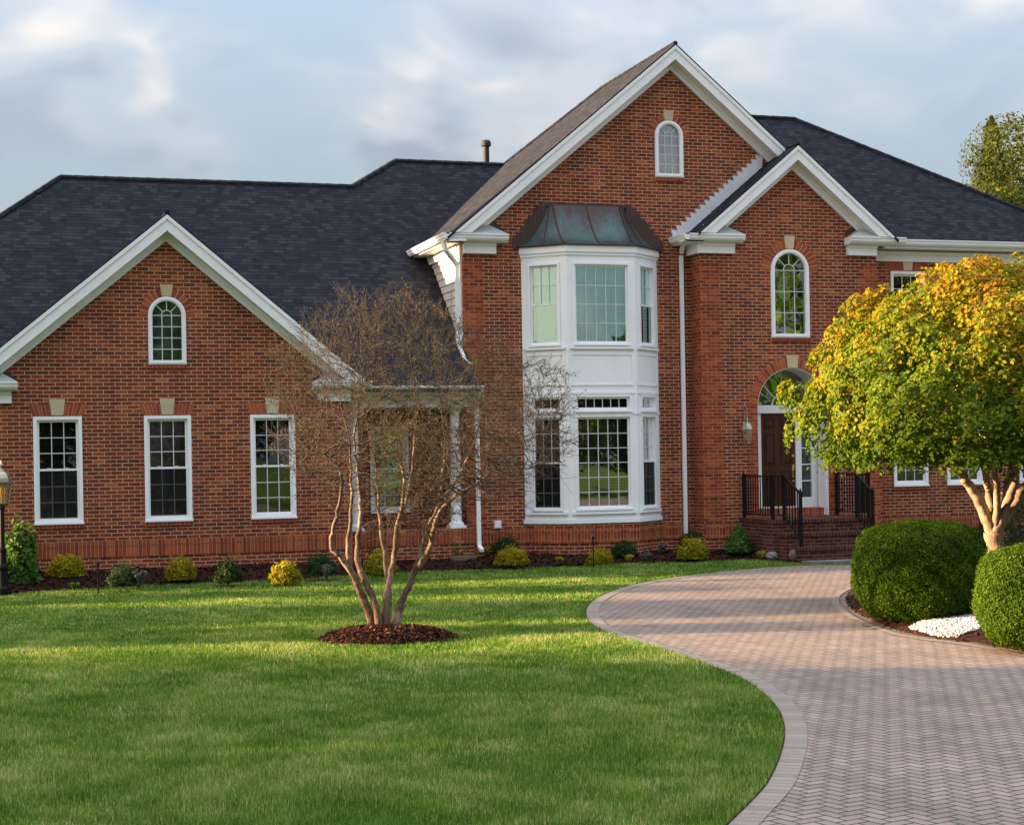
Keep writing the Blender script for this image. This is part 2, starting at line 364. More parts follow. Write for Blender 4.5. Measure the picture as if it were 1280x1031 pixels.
M['rock'] = paint('rock', (0.19, 0.19, 0.185), 0.95, 0.1, 0.25)
M['flag'] = paint('flagstone', (0.17, 0.13, 0.095), 0.95, 0.1, 0.2)
M['gravel'] = paint('white_stone', (0.42, 0.42, 0.44), 0.8, 0.2, 0.12)

def mulch_fn(T):
    p = obn(T); n = T.noise(p, 28.0, 5.0, 0.7); n2 = T.noise(T.node('ShaderNodeMapping', {'Vector': p, 'Scale': (1, 0.4, 1)}).outputs[0], 90.0, 2.0)
    c = T.ramp(T.m('ADD', T.m('MULTIPLY', n, 0.5), T.m('MULTIPLY', n2, 0.5)), [(0.33, (0.010, 0.005, 0.005)), (0.5, (0.035, 0.014, 0.012)), (0.68, (0.085, 0.035, 0.026))])
    return principled(T, c, 0.95, 0.1, bump=n, bdist=0.03)
M['mulch'] = mat('dark_mulch', mulch_fn)
M['chip'] = mat('bark_chip', lambda T: principled(T, T.ramp(T.node('ShaderNodeAttribute', attribute_name='tint').outputs['Fac'], [(0.0, (0.018, 0.008, 0.006)), (0.6, (0.075, 0.028, 0.018)), (0.9, (0.15, 0.065, 0.035)), (1.0, (0.28, 0.15, 0.08))]), 0.95, 0.1))
M['chip_dark'] = mat('dark_bark_chip', lambda T: principled(T, T.ramp(T.node('ShaderNodeAttribute', attribute_name='tint').outputs['Fac'], [(0.0, (0.010, 0.005, 0.006)), (0.7, (0.032, 0.012, 0.011)), (1.0, (0.075, 0.03, 0.025))]), 0.95, 0.1))

def leaf_mat(name, stops, trans=0.35, rough=0.55, spec=0.3, tcol=None):
    def fn(T):
        t = T.node('ShaderNodeAttribute', attribute_name='tint').outputs['Fac']
        c = T.ramp(t, stops)
        a = principled(T, c, rough, spec * 0.35)
        tr = T.node('ShaderNodeBsdfTranslucent', {'Color': T.mix(1.0, c, (*(tcol or (1.25, 1.2, 0.7)), 1), 'MULTIPLY')})
        return T.node('ShaderNodeMixShader', {0: trans, 1: a, 2: tr.outputs[0]}).outputs[0]
    return mat(name, fn)
def grass_fn(T):
    p = obn(T); t = T.node('ShaderNodeAttribute', attribute_name='tint').outputs['Fac']
    c = T.ramp(t, [(0.0, (0.042, 0.100, 0.009)), (0.4, (0.102, 0.216, 0.024)), (0.75, (0.20, 0.325, 0.066)), (1.0, (0.42, 0.40, 0.19))])
    n = T.noise(p, 0.8, 4.0, 0.65); c = T.mix(1.0, c, T.ramp(n, [(0.32, (0.55, 0.72, 0.55)), (0.5, (1.0, 1.0, 1.0)), (0.64, (1.5, 1.24, 1.9))]), 'MULTIPLY')
    a = principled(T, c, 0.6, 0.1)
    tr = T.node('ShaderNodeBsdfTranslucent', {'Color': T.mix(1.0, c, (1.3, 1.25, 0.7, 1), 'MULTIPLY')})
    return T.node('ShaderNodeMixShader', {0: 0.35, 1: a, 2: tr.outputs[0]}).outputs[0]
M['grass'] = mat('grass_blade', grass_fn)
def ground_fn(T):
    p = obn(T); n = T.noise(p, 1.5, 5.0, 0.65); n2 = T.noise(p, 40.0, 4.0, 0.7)
    c = T.ramp(T.m('ADD', T.m('MULTIPLY', n, 0.5), T.m('MULTIPLY', n2, 0.5)), [(0.3, (0.030, 0.062, 0.008)), (0.5, (0.062, 0.125, 0.014)), (0.7, (0.11, 0.18, 0.030))])
    return principled(T, c, 0.95, 0.1, bump=n2, bdist=0.03)
M['ground'] = mat('turf', ground_fn)

def herring_fn(T):
    W = 0.088; ang = rad(30.0) - rad(45.0)
    p = T.node('ShaderNodeVectorRotate', {'Vector': obn(T), 'Angle': ang}, rotation_type='Z_AXIS').outputs[0]
    sp = T.node('ShaderNodeSeparateXYZ', {0: p}); X = T.m('DIVIDE', sp.outputs[0], W); Y = T.m('DIVIDE', sp.outputs[1], W)
    i = T.m('FLOOR', X); j = T.m('FLOOR', Y); fx = T.m('SUBTRACT', X, i); fy = T.m('SUBTRACT', Y, j)
    mm = T.m('FLOORED_MODULO', T.m('SUBTRACT', i, j), 4.0)
    is0 = T.m('COMPARE', mm, 0.0, 0.1); is1 = T.m('COMPARE', mm, 1.0, 0.1); is2 = T.m('COMPARE', mm, 2.0, 0.1); is3 = T.m('COMPARE', mm, 3.0, 0.1)
    gx = T.m('SUBTRACT', 1.0, fx); gy = T.m('SUBTRACT', 1.0, fy)
    L = T.m('ADD', fx, T.m('MULTIPLY', is1, 9.0)); Rr = T.m('ADD', gx, T.m('MULTIPLY', is0, 9.0))
    B = T.m('ADD', fy, T.m('MULTIPLY', is2, 9.0)); Tp = T.m('ADD', gy, T.m('MULTIPLY', is3, 9.0))
    d = T.m('MINIMUM', T.m('MINIMUM', L, Rr), T.m('MINIMUM', B, Tp))
    bi = T.m('SUBTRACT', i, is1); bj = T.m('SUBTRACT', j, is2)
    idv = T.node('ShaderNodeCombineXYZ', {0: bi, 1: bj}).outputs[0]
    wn = T.node('ShaderNodeTexWhiteNoise', {'Vector': idv}, noise_dimensions='2D').outputs['Value']
    c = T.ramp(wn, [(0.0, (0.232, 0.190, 0.172)), (0.4, (0.265, 0.212, 0.186)), (0.75, (0.29, 0.226, 0.192)), (1.0, (0.315, 0.256, 0.22))])
    big = T.noise(p, 1.1, 4.0, 0.6); c = T.mix(1.0, c, T.ramp(big, [(0.3, (0.84, 0.86, 0.9)), (0.7, (1.1, 1.06, 1.02))]), 'MULTIPLY')
    gr = T.noise(p, 120.0, 3.0, 0.7); c = T.mix(1.0, c, T.ramp(gr, [(0.3, 0.82), (0.7, 1.12)]), 'MULTIPLY')
    st = T.noise(T.node('ShaderNodeMapping', {'Vector': obn(T), 'Scale': (1, 0.35, 1)}).outputs[0], 0.8, 5.0, 0.7, dist=1.2); c = T.mix(1.0, c, T.ramp(st, [(0.34, (0.80, 0.80, 0.81)), (0.5, (1.0, 1.0, 1.0)), (0.72, (1.08, 1.05, 1.0))]), 'MULTIPLY')
    joint = T.ramp(T.m('ADD', d, T.m('MULTIPLY', T.m('SUBTRACT', gr, 0.5), 0.05)), [(0.04, 1.0), (0.09, 0.0)])
    c = T.mix(joint, c, (0.04, 0.036, 0.031))
    h = T.m('ADD', T.ramp(d, [(0.02, 0.0), (0.12, 1.0)]), T.m('MULTIPLY', wn, 0.35))
    return principled(T, c, 0.85, 0.25, bump=h, bdist=0.008)
M['paver'] = mat('herringbone_paver', herring_fn)
def border_fn(T):
    uv = uvn(T); b = T.node('ShaderNodeTexBrick', {'Vector': uv, 'Color1': (0, 0, 0, 1), 'Color2': (1, 1, 1, 1), 'Mortar': (0.5, 0.5, 0.5, 1), 'Scale': 1.0, 'Mortar Size': 0.0035, 'Mortar Smooth': 0.2, 'Brick Width': 0.103, 'Row Height': 2.0}, offset=0.0)
    c = T.ramp(b.outputs['Color'], [(0.0, (0.205, 0.178, 0.162)), (0.5, (0.255, 0.215, 0.19)), (1.0, (0.30, 0.25, 0.218))])
    gr = T.noise(obn(T), 70.0, 3.0, 0.7); c = T.mix(1.0, c, T.ramp(gr, [(0.3, 0.82), (0.7, 1.12)]), 'MULTIPLY')
    c = T.mix(b.outputs['Fac'], c, (0.06, 0.055, 0.045))
    return principled(T, c, 0.85, 0.25, bump=T.m('SUBTRACT', 1.0, b.outputs['Fac']), bdist=0.006)
M['border'] = mat('border_paver', border_fn)
def bark_fn(c0, c1, c2, sc_=6.0):
    def fn(T):
        p = T.node('ShaderNodeMapping', {'Vector': obn(T), 'Scale': (1, 1, 0.3)}).outputs[0]
        n = T.noise(p, sc_, 5.0, 0.65, dist=0.6); n2 = T.noise(p, sc_ * 7, 3.0, 0.7)
        c = T.ramp(T.m('ADD', T.m('MULTIPLY', n, 0.7), T.m('MULTIPLY', n2, 0.3)), [(0.36, c0), (0.5, c1), (0.62, c2)])
        return principled(T, c, 0.75, 0.25, bump=n2, bdist=0.008)
    return mat('bark', fn)
M['bark_myrtle'] = bark_fn((0.06, 0.036, 0.025), (0.145, 0.092, 0.062), (0.34, 0.25, 0.18), 9.0)
M['twig'] = paint('twig', (0.066, 0.053, 0.044), 0.85, 0.15, 0.2)
M['bark_pale'] = bark_fn((0.13, 0.095, 0.065), (0.25, 0.19, 0.13), (0.38, 0.31, 0.225), 4.0)
M['bark_dark'] = bark_fn((0.04, 0.028, 0.02), (0.075, 0.055, 0.04), (0.12, 0.09, 0.065), 4.0)
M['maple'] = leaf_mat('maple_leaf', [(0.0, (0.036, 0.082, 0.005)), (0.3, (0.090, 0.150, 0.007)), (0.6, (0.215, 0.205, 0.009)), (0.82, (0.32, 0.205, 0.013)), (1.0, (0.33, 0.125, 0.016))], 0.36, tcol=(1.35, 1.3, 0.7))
M['boxwood'] = leaf_mat('boxwood_leaf', [(0.0, (0.014, 0.042, 0.002)), (0.5, (0.050, 0.105, 0.004)), (1.0, (0.15, 0.21, 0.008))], 0.3, 0.55, 0.25)
M['dark_leaf'] = leaf_mat('dark_leaf', [(0.0, (0.010, 0.026, 0.008)), (0.6, (0.025, 0.055, 0.015)), (1.0, (0.06, 0.10, 0.025))], 0.2)
M['gold_leaf'] = leaf_mat('gold_leaf', [(0.0, (0.11, 0.12, 0.010)), (0.5, (0.31, 0.27, 0.016)), (1.0, (0.50, 0.40, 0.03))], 0.35)
M['green_leaf'] = leaf_mat('green_leaf', [(0.0, (0.020, 0.062, 0.009)), (0.5, (0.055, 0.135, 0.018)), (1.0, (0.12, 0.22, 0.035))], 0.3, 0.4, 0.4)
M['grey_leaf'] = leaf_mat('grey_leaf', [(0.0, (0.05, 0.07, 0.05)), (0.5, (0.10, 0.12, 0.09)), (1.0, (0.18, 0.16, 0.16))], 0.2)
M['bud'] = leaf_mat('myrtle_bud', [(0.0, (0.05, 0.042, 0.034)), (0.5, (0.092, 0.078, 0.052)), (0.8, (0.12, 0.112, 0.058)), (1.0, (0.18, 0.14, 0.085))], 0.3)
M['far_leaf'] = leaf_mat('far_leaf', [(0.0, (0.02, 0.034, 0.008)), (0.5, (0.052, 0.068, 0.012)), (1.0, (0.12, 0.125, 0.02))], 0.35)
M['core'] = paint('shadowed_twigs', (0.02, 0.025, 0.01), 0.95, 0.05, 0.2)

# ------------------------------------------------------------------ ground, driveway, beds
def poly_obj(name, pts, z, m, **pr):
    me = bpy.data.meshes.new(name); bm = bmesh.new()
    f = bm.faces.new([bm.verts.new((p[0], p[1], z)) for p in pts]); bmesh.ops.triangulate(bm, faces=[f]); bmesh.ops.recalc_face_normals(bm, faces=bm.faces)
    bm.to_mesh(me); bm.free()
    if len(me.polygons) and me.polygons[0].normal.z < 0: me.flip_normals()
    me.materials.append(m); me.update(); set_uv(me); return link(name, me, **pr)
def smooth_path(px, n=8):
    P = [np.array(p, float) for p in px]; out = []
    for i in range(len(P) - 1):
        p0 = P[max(i - 1, 0)]; p1 = P[i]; p2 = P[i + 1]; p3 = P[min(i + 2, len(P) - 1)]
        for k in range(n):
            t = k / n; out.append(0.5 * ((2 * p1) + (-p0 + p2) * t + (2 * p0 - 5 * p1 + 4 * p2 - p3) * t * t + (-p0 + 3 * p1 - 3 * p2 + p3) * t ** 3))
    out.append(P[-1]); return out
G = 900.0
poly_obj('ground', [(-G, -G), (G, -G), (G, G), (-G, G)], 0.0, M['ground'], kind='structure')
edge_px = [(911, 1031), (942, 1000), (960, 979), (974, 950), (981, 922), (979, 900), (969, 881), (945, 859), (915, 842), (885, 831), (844, 817), (795, 802), (760, 791), (741, 780), (733, 768), (737, 755), (755, 743), (790, 731), (840, 722), (890, 716), (960, 709.5), (1020, 706.5), (1069, 706)]
edge = [on_z(*p)[:2] for p in edge_px]
d0 = edge[0] - edge[1]; d0 = d0 / np.linalg.norm(d0)
pre = [edge[0] + d0 * 14 + np.array((-1.0, 0)), edge[0] + d0 * 6 + np.array((-0.2, 0)), edge[0] + d0 * 2.2]
far = [edge[-1] + np.array((3.0, -0.5)), edge[-1] + np.array((8.0, -2.2)), edge[-1] + np.array((16.0, -6.0))]
EDGE = smooth_path(pre + edge + far, 6)
DRIVE = EDGE + [np.array((46, 12.0)), np.array((46, -14.0)), np.array((4.0, -14.0))]
poly_obj('driveway', DRIVE, 0.005, M['paver'], kind='structure')
def strip(name, path, w, z, m, side=1, h=0.0, **pr):     # band beside a path with u along it
    P = np.array([p[:2] for p in path]); T = np.gradient(P, axis=0); T = T / np.linalg.norm(T, axis=1, keepdims=True)
    N = np.stack([T[:, 1], -T[:, 0]], 1) * side; L = np.concatenate([[0], np.cumsum(np.linalg.norm(np.diff(P, axis=0), axis=1))])
    a = P; b = P + N * w; n = len(P); v = [(x, y, z) for x, y in a] + [(x, y, z) for x, y in b]; f = [(i, i + 1, i + 1 + n, i + n) for i in range(n - 1)]
    uv = {i: (L[i], 0.0) for i in range(n)}; uv.update({i + n: (L[i], w) for i in range(n)})
    if h > 0:
        v += [(x, y, z - h) for x, y in a]; f += [(i, i + 2 * n, i + 1 + 2 * n, i + 1) for i in range(n - 1)]; uv.update({i + 2 * n: (L[i], -h) for i in range(n)})
    me = bpy.data.meshes.new(name); me.from_pydata(v, [], f); me.materials.append(m)
    bm = bmesh.new(); bm.from_mesh(me); bmesh.ops.recalc_face_normals(bm, faces=bm.faces); bm.to_mesh(me); bm.free()
    if me.polygons[0].normal.z < 0: me.flip_normals()
    lay = me.uv_layers.new(name='UVMap')
    for lp in me.loops: lay.data[lp.index].uv = uv[lp.vertex_index]
    me.update(); return link(name, me, **pr)
strip('driveway_border', EDGE, 0.165, 0.010, M['border'], 1, 0.02, kind='structure')
strip('driveway_edging_soil', EDGE, 0.018, 0.006, M['mulch'], -1, kind='structure')

def pt_in(poly, pts):
    poly = np.array([p[:2] for p in poly]); x, y = pts[:, 0], pts[:, 1]; ins = np.zeros(len(pts), bool); n = len(poly)
    for i in range(n):
        x1, y1 = poly[i]; x2, y2 = poly[(i + 1) % n]
        c = (y1 > y) != (y2 > y)
        with np.errstate(divide='ignore', invalid='ignore'): xi = (x2 - x1) * (y - y1) / (y2 - y1) + x1
        ins ^= c & (x < xi)
    return ins
def seg_dist(path, pts):
    d = np.full(len(pts), 1e9); P = np.array([p[:2] for p in path])
    for a, b in zip(P[:-1], P[1:]):
        ab = b - a; t = np.clip(((pts[:, :2] - a) @ ab) / max(ab @ ab, 1e-9), 0, 1); d = np.minimum(d, np.linalg.norm(pts[:, :2] - (a + t[:, None] * ab), axis=1))
    return d
def chips(pts, m, rs, s=0.035):
    n = len(pts); nrm = unit(rs.normal(size=(n, 3)) * 0.45 + np.array((0, 0, 1.0))); a = unit(np.cross(nrm, rnd_dir(n, rs))); b = np.cross(nrm, a)
    L = rs.uniform(0.6, 1.6, (n, 1)) * s; Wd = L * rs.uniform(0.15, 0.4, (n, 1))
    v = np.stack([pts - a * L - b * Wd, pts + a * L - b * Wd, pts + a * L + b * Wd, pts - a * L + b * Wd], 1).reshape(-1, 3)
    return v, np.arange(n * 4).reshape(-1, 4), np.repeat(rs.uniform(0, 1, n), 4)
def mound(name, poly, hfun, m, mchip, nchip, rs, step=0.06, s=0.035, **pr):
    """a mulch bed: bumpy mound over a polygon with loose bark on it"""
    P = np.array([p[:2] for p in poly]); lo, hi = P.min(0), P.max(0)
    gx = np.arange(lo[0], hi[0] + step, step); gy = np.arange(lo[1], hi[1] + step, step); X, Y = np.meshgrid(gx, gy, indexing='ij')
    pts = np.stack([X.ravel(), Y.ravel()], 1); ins = pt_in(poly, pts); dist = seg_dist(list(poly) + [poly[0]], pts)
    ins |= dist < step * 0.5
    z = hfun(pts, np.where(ins, dist, 0)) + rs.uniform(-0.008, 0.012, len(pts)); z = np.where(ins, np.maximum(z, 0.008), -0.01)
    v = np.concatenate([pts, z[:, None]], 1); ny = len(gy); idx = np.arange(len(pts)).reshape(len(gx), ny)
    q = np.stack([idx[:-1, :-1], idx[1:, :-1], idx[1:, 1:], idx[:-1, 1:]], -1).reshape(-1, 4); q = q[ins[q].sum(1) >= 3]
    tint = np.full(len(v), 0.3); mi = np.zeros(len(q), int)
    c = rs.uniform(lo, hi, (nchip * 6, 2)); c = c[pt_in(poly, c)][:nchip]; dd = seg_dist(list(poly) + [poly[0]], c)
    cz = np.maximum(hfun(c, dd), 0.008) + rs.uniform(0.004, 0.02, len(c))
    cv, cf, ct = chips(np.concatenate([c, cz[:, None]], 1), mchip, rs, s)
    me = np_mesh(name, np.concatenate([v, cv]), np.concatenate([q, cf + len(v)]), [m, mchip], np.concatenate([tint, ct]), mi=np.concatenate([mi, np.ones(len(cf), int)]))
    return link(name, me, **pr)

# foundation bed in front of the house
bed_px = [(-60, 745), (40, 738), (130, 732), (220, 727), (300, 725), (376, 722), (440, 717), (501, 713), (560, 710.5), (600, 709.5), (680, 706.5), (756, 703.5), (820, 701), (881, 699), (940, 697.5), (985, 696.5)]
BEDF = [on_z(x, y + 2.5)[:2] for x, y in bed_px]
BED = BEDF + [np.array((14.6, 30.8)), np.array((13.7, 30.8)), np.array((13.66, 31.25)), np.array((8.9, 31.25)), np.array((8.9, 30.75)), np.array((6.4, 30.75)), np.array((6.4, 30.15)), np.array((-1.8, 30.15))]
def bed_h(p, d):
    wall = np.where(p[:, 0] < 6.5, 30.2, 31.2); frac = np.clip(1 - (wall - p[:, 1]) / 2.2, 0, 1)
    hi = np.interp(p[:, 0], [-1, 5, 10, 14], [0.25, 0.25, 0.17, 0.13])
    return 0.02 + np.minimum(np.clip(d, 0, 0.25) / 0.25 * 0.08, 0.08) + hi * frac ** 1.2 * np.clip(d / 0.3, 0, 1) * 0.75 + 0.02 * np.sin(p[:, 0] * 3.1) * np.sin(p[:, 1] * 4.0 + 1)
def bed_z(x, y): 
    p = np.array([[x, y]]); return float(bed_h(p, seg_dist(BEDF, p))[0])
mound('foundation_mulch_bed', BED, bed_h, M['mulch'], M['chip_dark'], 9000, np.random.RandomState(3), 0.07, 0.03, kind='structure')
# ring of mulch under the bare tree
rc = on_z(482, 800); RING = [rc[:2] + np.array((cH * 0.80 * math.cos(a) + sH * 0.62 * math.sin(a), -sH * 0.80 * math.cos(a) + cH * 0.62 * math.sin(a))) * (1 + 0.05 * math.sin(3 * a + 1)) for a in np.linspace(0, 2 * math.pi, 40, endpoint=False)]
def ring_h(p, d): return 0.015 + 0.17 * (1 - np.exp(-d / 0.28))
mound('tree_mulch_ring', RING, ring_h, M['mulch'], M['chip'], 6000, np.random.RandomState(4), 0.03, 0.02, kind='structure')
# planted island on the right of the drive
isl_px = [(1290, 819), (1240, 808), (1200, 802), (1160, 797), (1130, 791), (1095, 778), (1075, 768), (1061, 756), (1058, 747), (1066, 739), (1085, 733), (1120, 728), (1180, 725), (1240, 724)]
ISL = [on_z(*p)[:2] for p in isl_px] + [np.array((19.5, 20.5)), np.array((20.5, 18.0)), np.array((19.0, 15.5)), np.array((15.0, 13.5)), np.array((12.4, 13.6))]
ISL = [np.array(p) for p in ISL]
def isl_h(p, d): return 0.02 + 0.12 * (1 - np.exp(-d / 0.5))
mound('island_mulch_bed', ISL, isl_h, M['mulch'], M['chip'], 6000, np.random.RandomState(5), 0.06, 0.03, kind='structure')
islc = sum(ISL) / len(ISL)
strip('island_paver_edging', smooth_path([p + (p - islc) / np.linalg.norm(p - islc) * 0.11 for p in ISL] + [ISL[0] + (ISL[0] - islc) / np.linalg.norm(ISL[0] - islc) * 0.11], 5), 0.11, 0.014, M['border'], -1, 0.014, kind='structure')

def grass():
    rs = np.random.RandomState(11); out = []
    for d0_, d1_, dens, w, hgt in [(8.2, 11.5, 7000, 0.0036, 0.052), (11.5, 15, 5200, 0.0044, 0.052), (15, 21, 3000, 0.006, 0.05), (21, 33, 1500, 0.009, 0.042)]:
        half = 0.335 * d1_ + 3.2; n = int(2 * half * (d1_ - d0_) * dens)
        f = rs.uniform(d0_, d1_, n); r = rs.uniform(-half, half, n); k = np.where(r < 0, -r, r + 2.0) < 0.335 * f + 3.2; f, r = f[k], r[k]
        p = np.stack([r * cH + f * sH, -r * sH + f * cH], 1)
        ok = ~pt_in(DRIVE, p); ok &= ~pt_in(BED, p) & ~pt_in(RING, p) & ~pt_in(ISL, p)
        ok &= ~((p[:, 1] > 30.15) & (p[:, 0] < 6.4)); ok &= ~(p[:, 1] > 31.2) & ~((p[:, 0] > 14.3) & (p[:, 1] > 28.42)) & ~((np.abs(p[:, 0] - 15.55) < 1.15) & (p[:, 1] > 27.95)) 
        ok &= p[:, 0] < 16.5
        p = p[ok]; n = len(p)
        de = seg_dist(EDGE, p); p = p[de > 0.008]; de = de[de > 0.008]; n = len(p)
        patch = np.sin(p[:, 0] * 1.9 + np.sin(p[:, 1] * 1.3) * 1.2) * np.sin(p[:, 1] * 1.6 + np.cos(p[:, 0] * 1.1))
        h = hgt * rs.uniform(0.5, 1.35, n) * (1 + 0.2 * patch + 0.15 * np.sin(p[:, 0] * 9 + p[:, 1] * 4) * np.sin(p[:, 1] * 8)); az = rs.uniform(0, 2 * math.pi, n); lean = rs.uniform(0.1, 0.75, n)
        dirv = np.stack([np.cos(az), np.sin(az), np.zeros(n)], 1); wd = np.stack([-np.sin(az), np.cos(az), np.zeros(n)], 1) * (w * rs.uniform(0.6, 1.3, n))[:, None] * 0.5
        b = np.concatenate([p, np.zeros((n, 1))], 1); mid = b + dirv * (h * lean * 0.3)[:, None] + np.array((0, 0, 1.0)) * (h * 0.6)[:, None]
        tip = b + dirv * (h * lean)[:, None] + np.array((0, 0, 1.0)) * (h * (1.0 - 0.25 * lean))[:, None]
        v = np.stack([b - wd, b + wd, mid + wd * 0.8, mid - wd * 0.8, tip], 1)
        fine = np.sin(p[:, 0] * 7.3 + 2 * np.sin(p[:, 1] * 3.1)) * np.sin(p[:, 1] * 5.7 + 2 * np.sin(p[:, 0] * 2.3)); t = np.clip(rs.beta(1.5, 1.9, n) + 0.12 * patch + 0.15 * fine, 0, 0.97); t[rs.uniform(size=n) < 0.06] = 1.0
        out.append((v, np.repeat(t[:, None], 5, 1)))
    V = np.concatenate([o[0] for o in out]); Tn = np.concatenate([o[1] for o in out]); n = len(V); i = np.arange(n)[:, None] * 5
    tri = np.concatenate([i + np.array([[0, 1, 2]]), i + np.array([[0, 2, 3]]), i + np.array([[3, 2, 4]])])
    print('grass blades', n)
    me = np_mesh('lawn_grass', V.reshape(-1, 3), tri, M['grass'], Tn.ravel())
    tag(link('lawn_grass', me), 'short green mown lawn grass in front of the house', 'grass', kind='stuff')
grass()

# ------------------------------------------------------------------ the house
house = empty('brick_house', (9.5, 31.0, 0.0), 'large red brick two storey house with white trim and dark shingle roofs', 'house')
LW, MF, EN = 30.2, 31.3, 30.8
def part(mb, name, mats, **k): return mb.build(name, mats, house, **k)
rv = np.random.RandomState(21)

def voussoirs_arch(mb, fr, c, zs, r0, r1, n, a0=0.0, a1=math.pi, d=0.012, skip=None):
    for k in range(n):
        b0 = a0 + (a1 - a0) * (k + 0.07) / n; b1 = a0 + (a1 - a0) * (k + 0.93) / n
        if skip and skip[0] < (b0 + b1) / 2 < skip[1]: continue
        q = [(c + r * math.cos(a), zs + r * math.sin(a)) for r, a in ((r0, b0), (r1, b0), (r1, b1), (r0, b1))]
        mb.fpoly(fr, q, 0.001, d, 0, float(rv.uniform(0.1, 1)))
    nn = 24; 
    for k in range(nn):
        b0 = a0 + (a1 - a0) * k / nn; b1 = a0 + (a1 - a0) * (k + 1) / nn
        mb.fpoly(fr, [(c + r * math.cos(a), zs + r * math.sin(a)) for r, a in ((r0, b0), (r1 - 0.004, b0), (r1 - 0.004, b1), (r0, b1))], 0.0005, d * 0.5, 1)
def keystone(fr, c, z0, z1, w0, w1, parent, d=0.03):
    return MB().fpoly(fr, [(c - w0 / 2, z0), (c + w0 / 2, z0), (c + w1 / 2, z1), (c - w1 / 2, z1)], 0.002, d).build('keystone', M['stone'], parent)
def brick_sill(fr, u0, u1, z, parent, h=0.075):
    mb = MB(); n = max(6, int((u1 - u0) / 0.075)); w = (u1 - u0) / n
    for k in range(n): mb.fbox(fr, u0 + w * k + 0.003, u0 + w * (k + 1) - 0.003, z - h, z - 0.004, 0.001, 0.035, 0, float(rv.uniform(0, 0.45)))
    mb.fbox(fr, u0 + 0.002, u1 - 0.002, z - h + 0.003, z - 0.007, 0.0005, 0.03, 1)
    mb.build('brick_sill', [M['voussoir'], M['mortar']], parent)

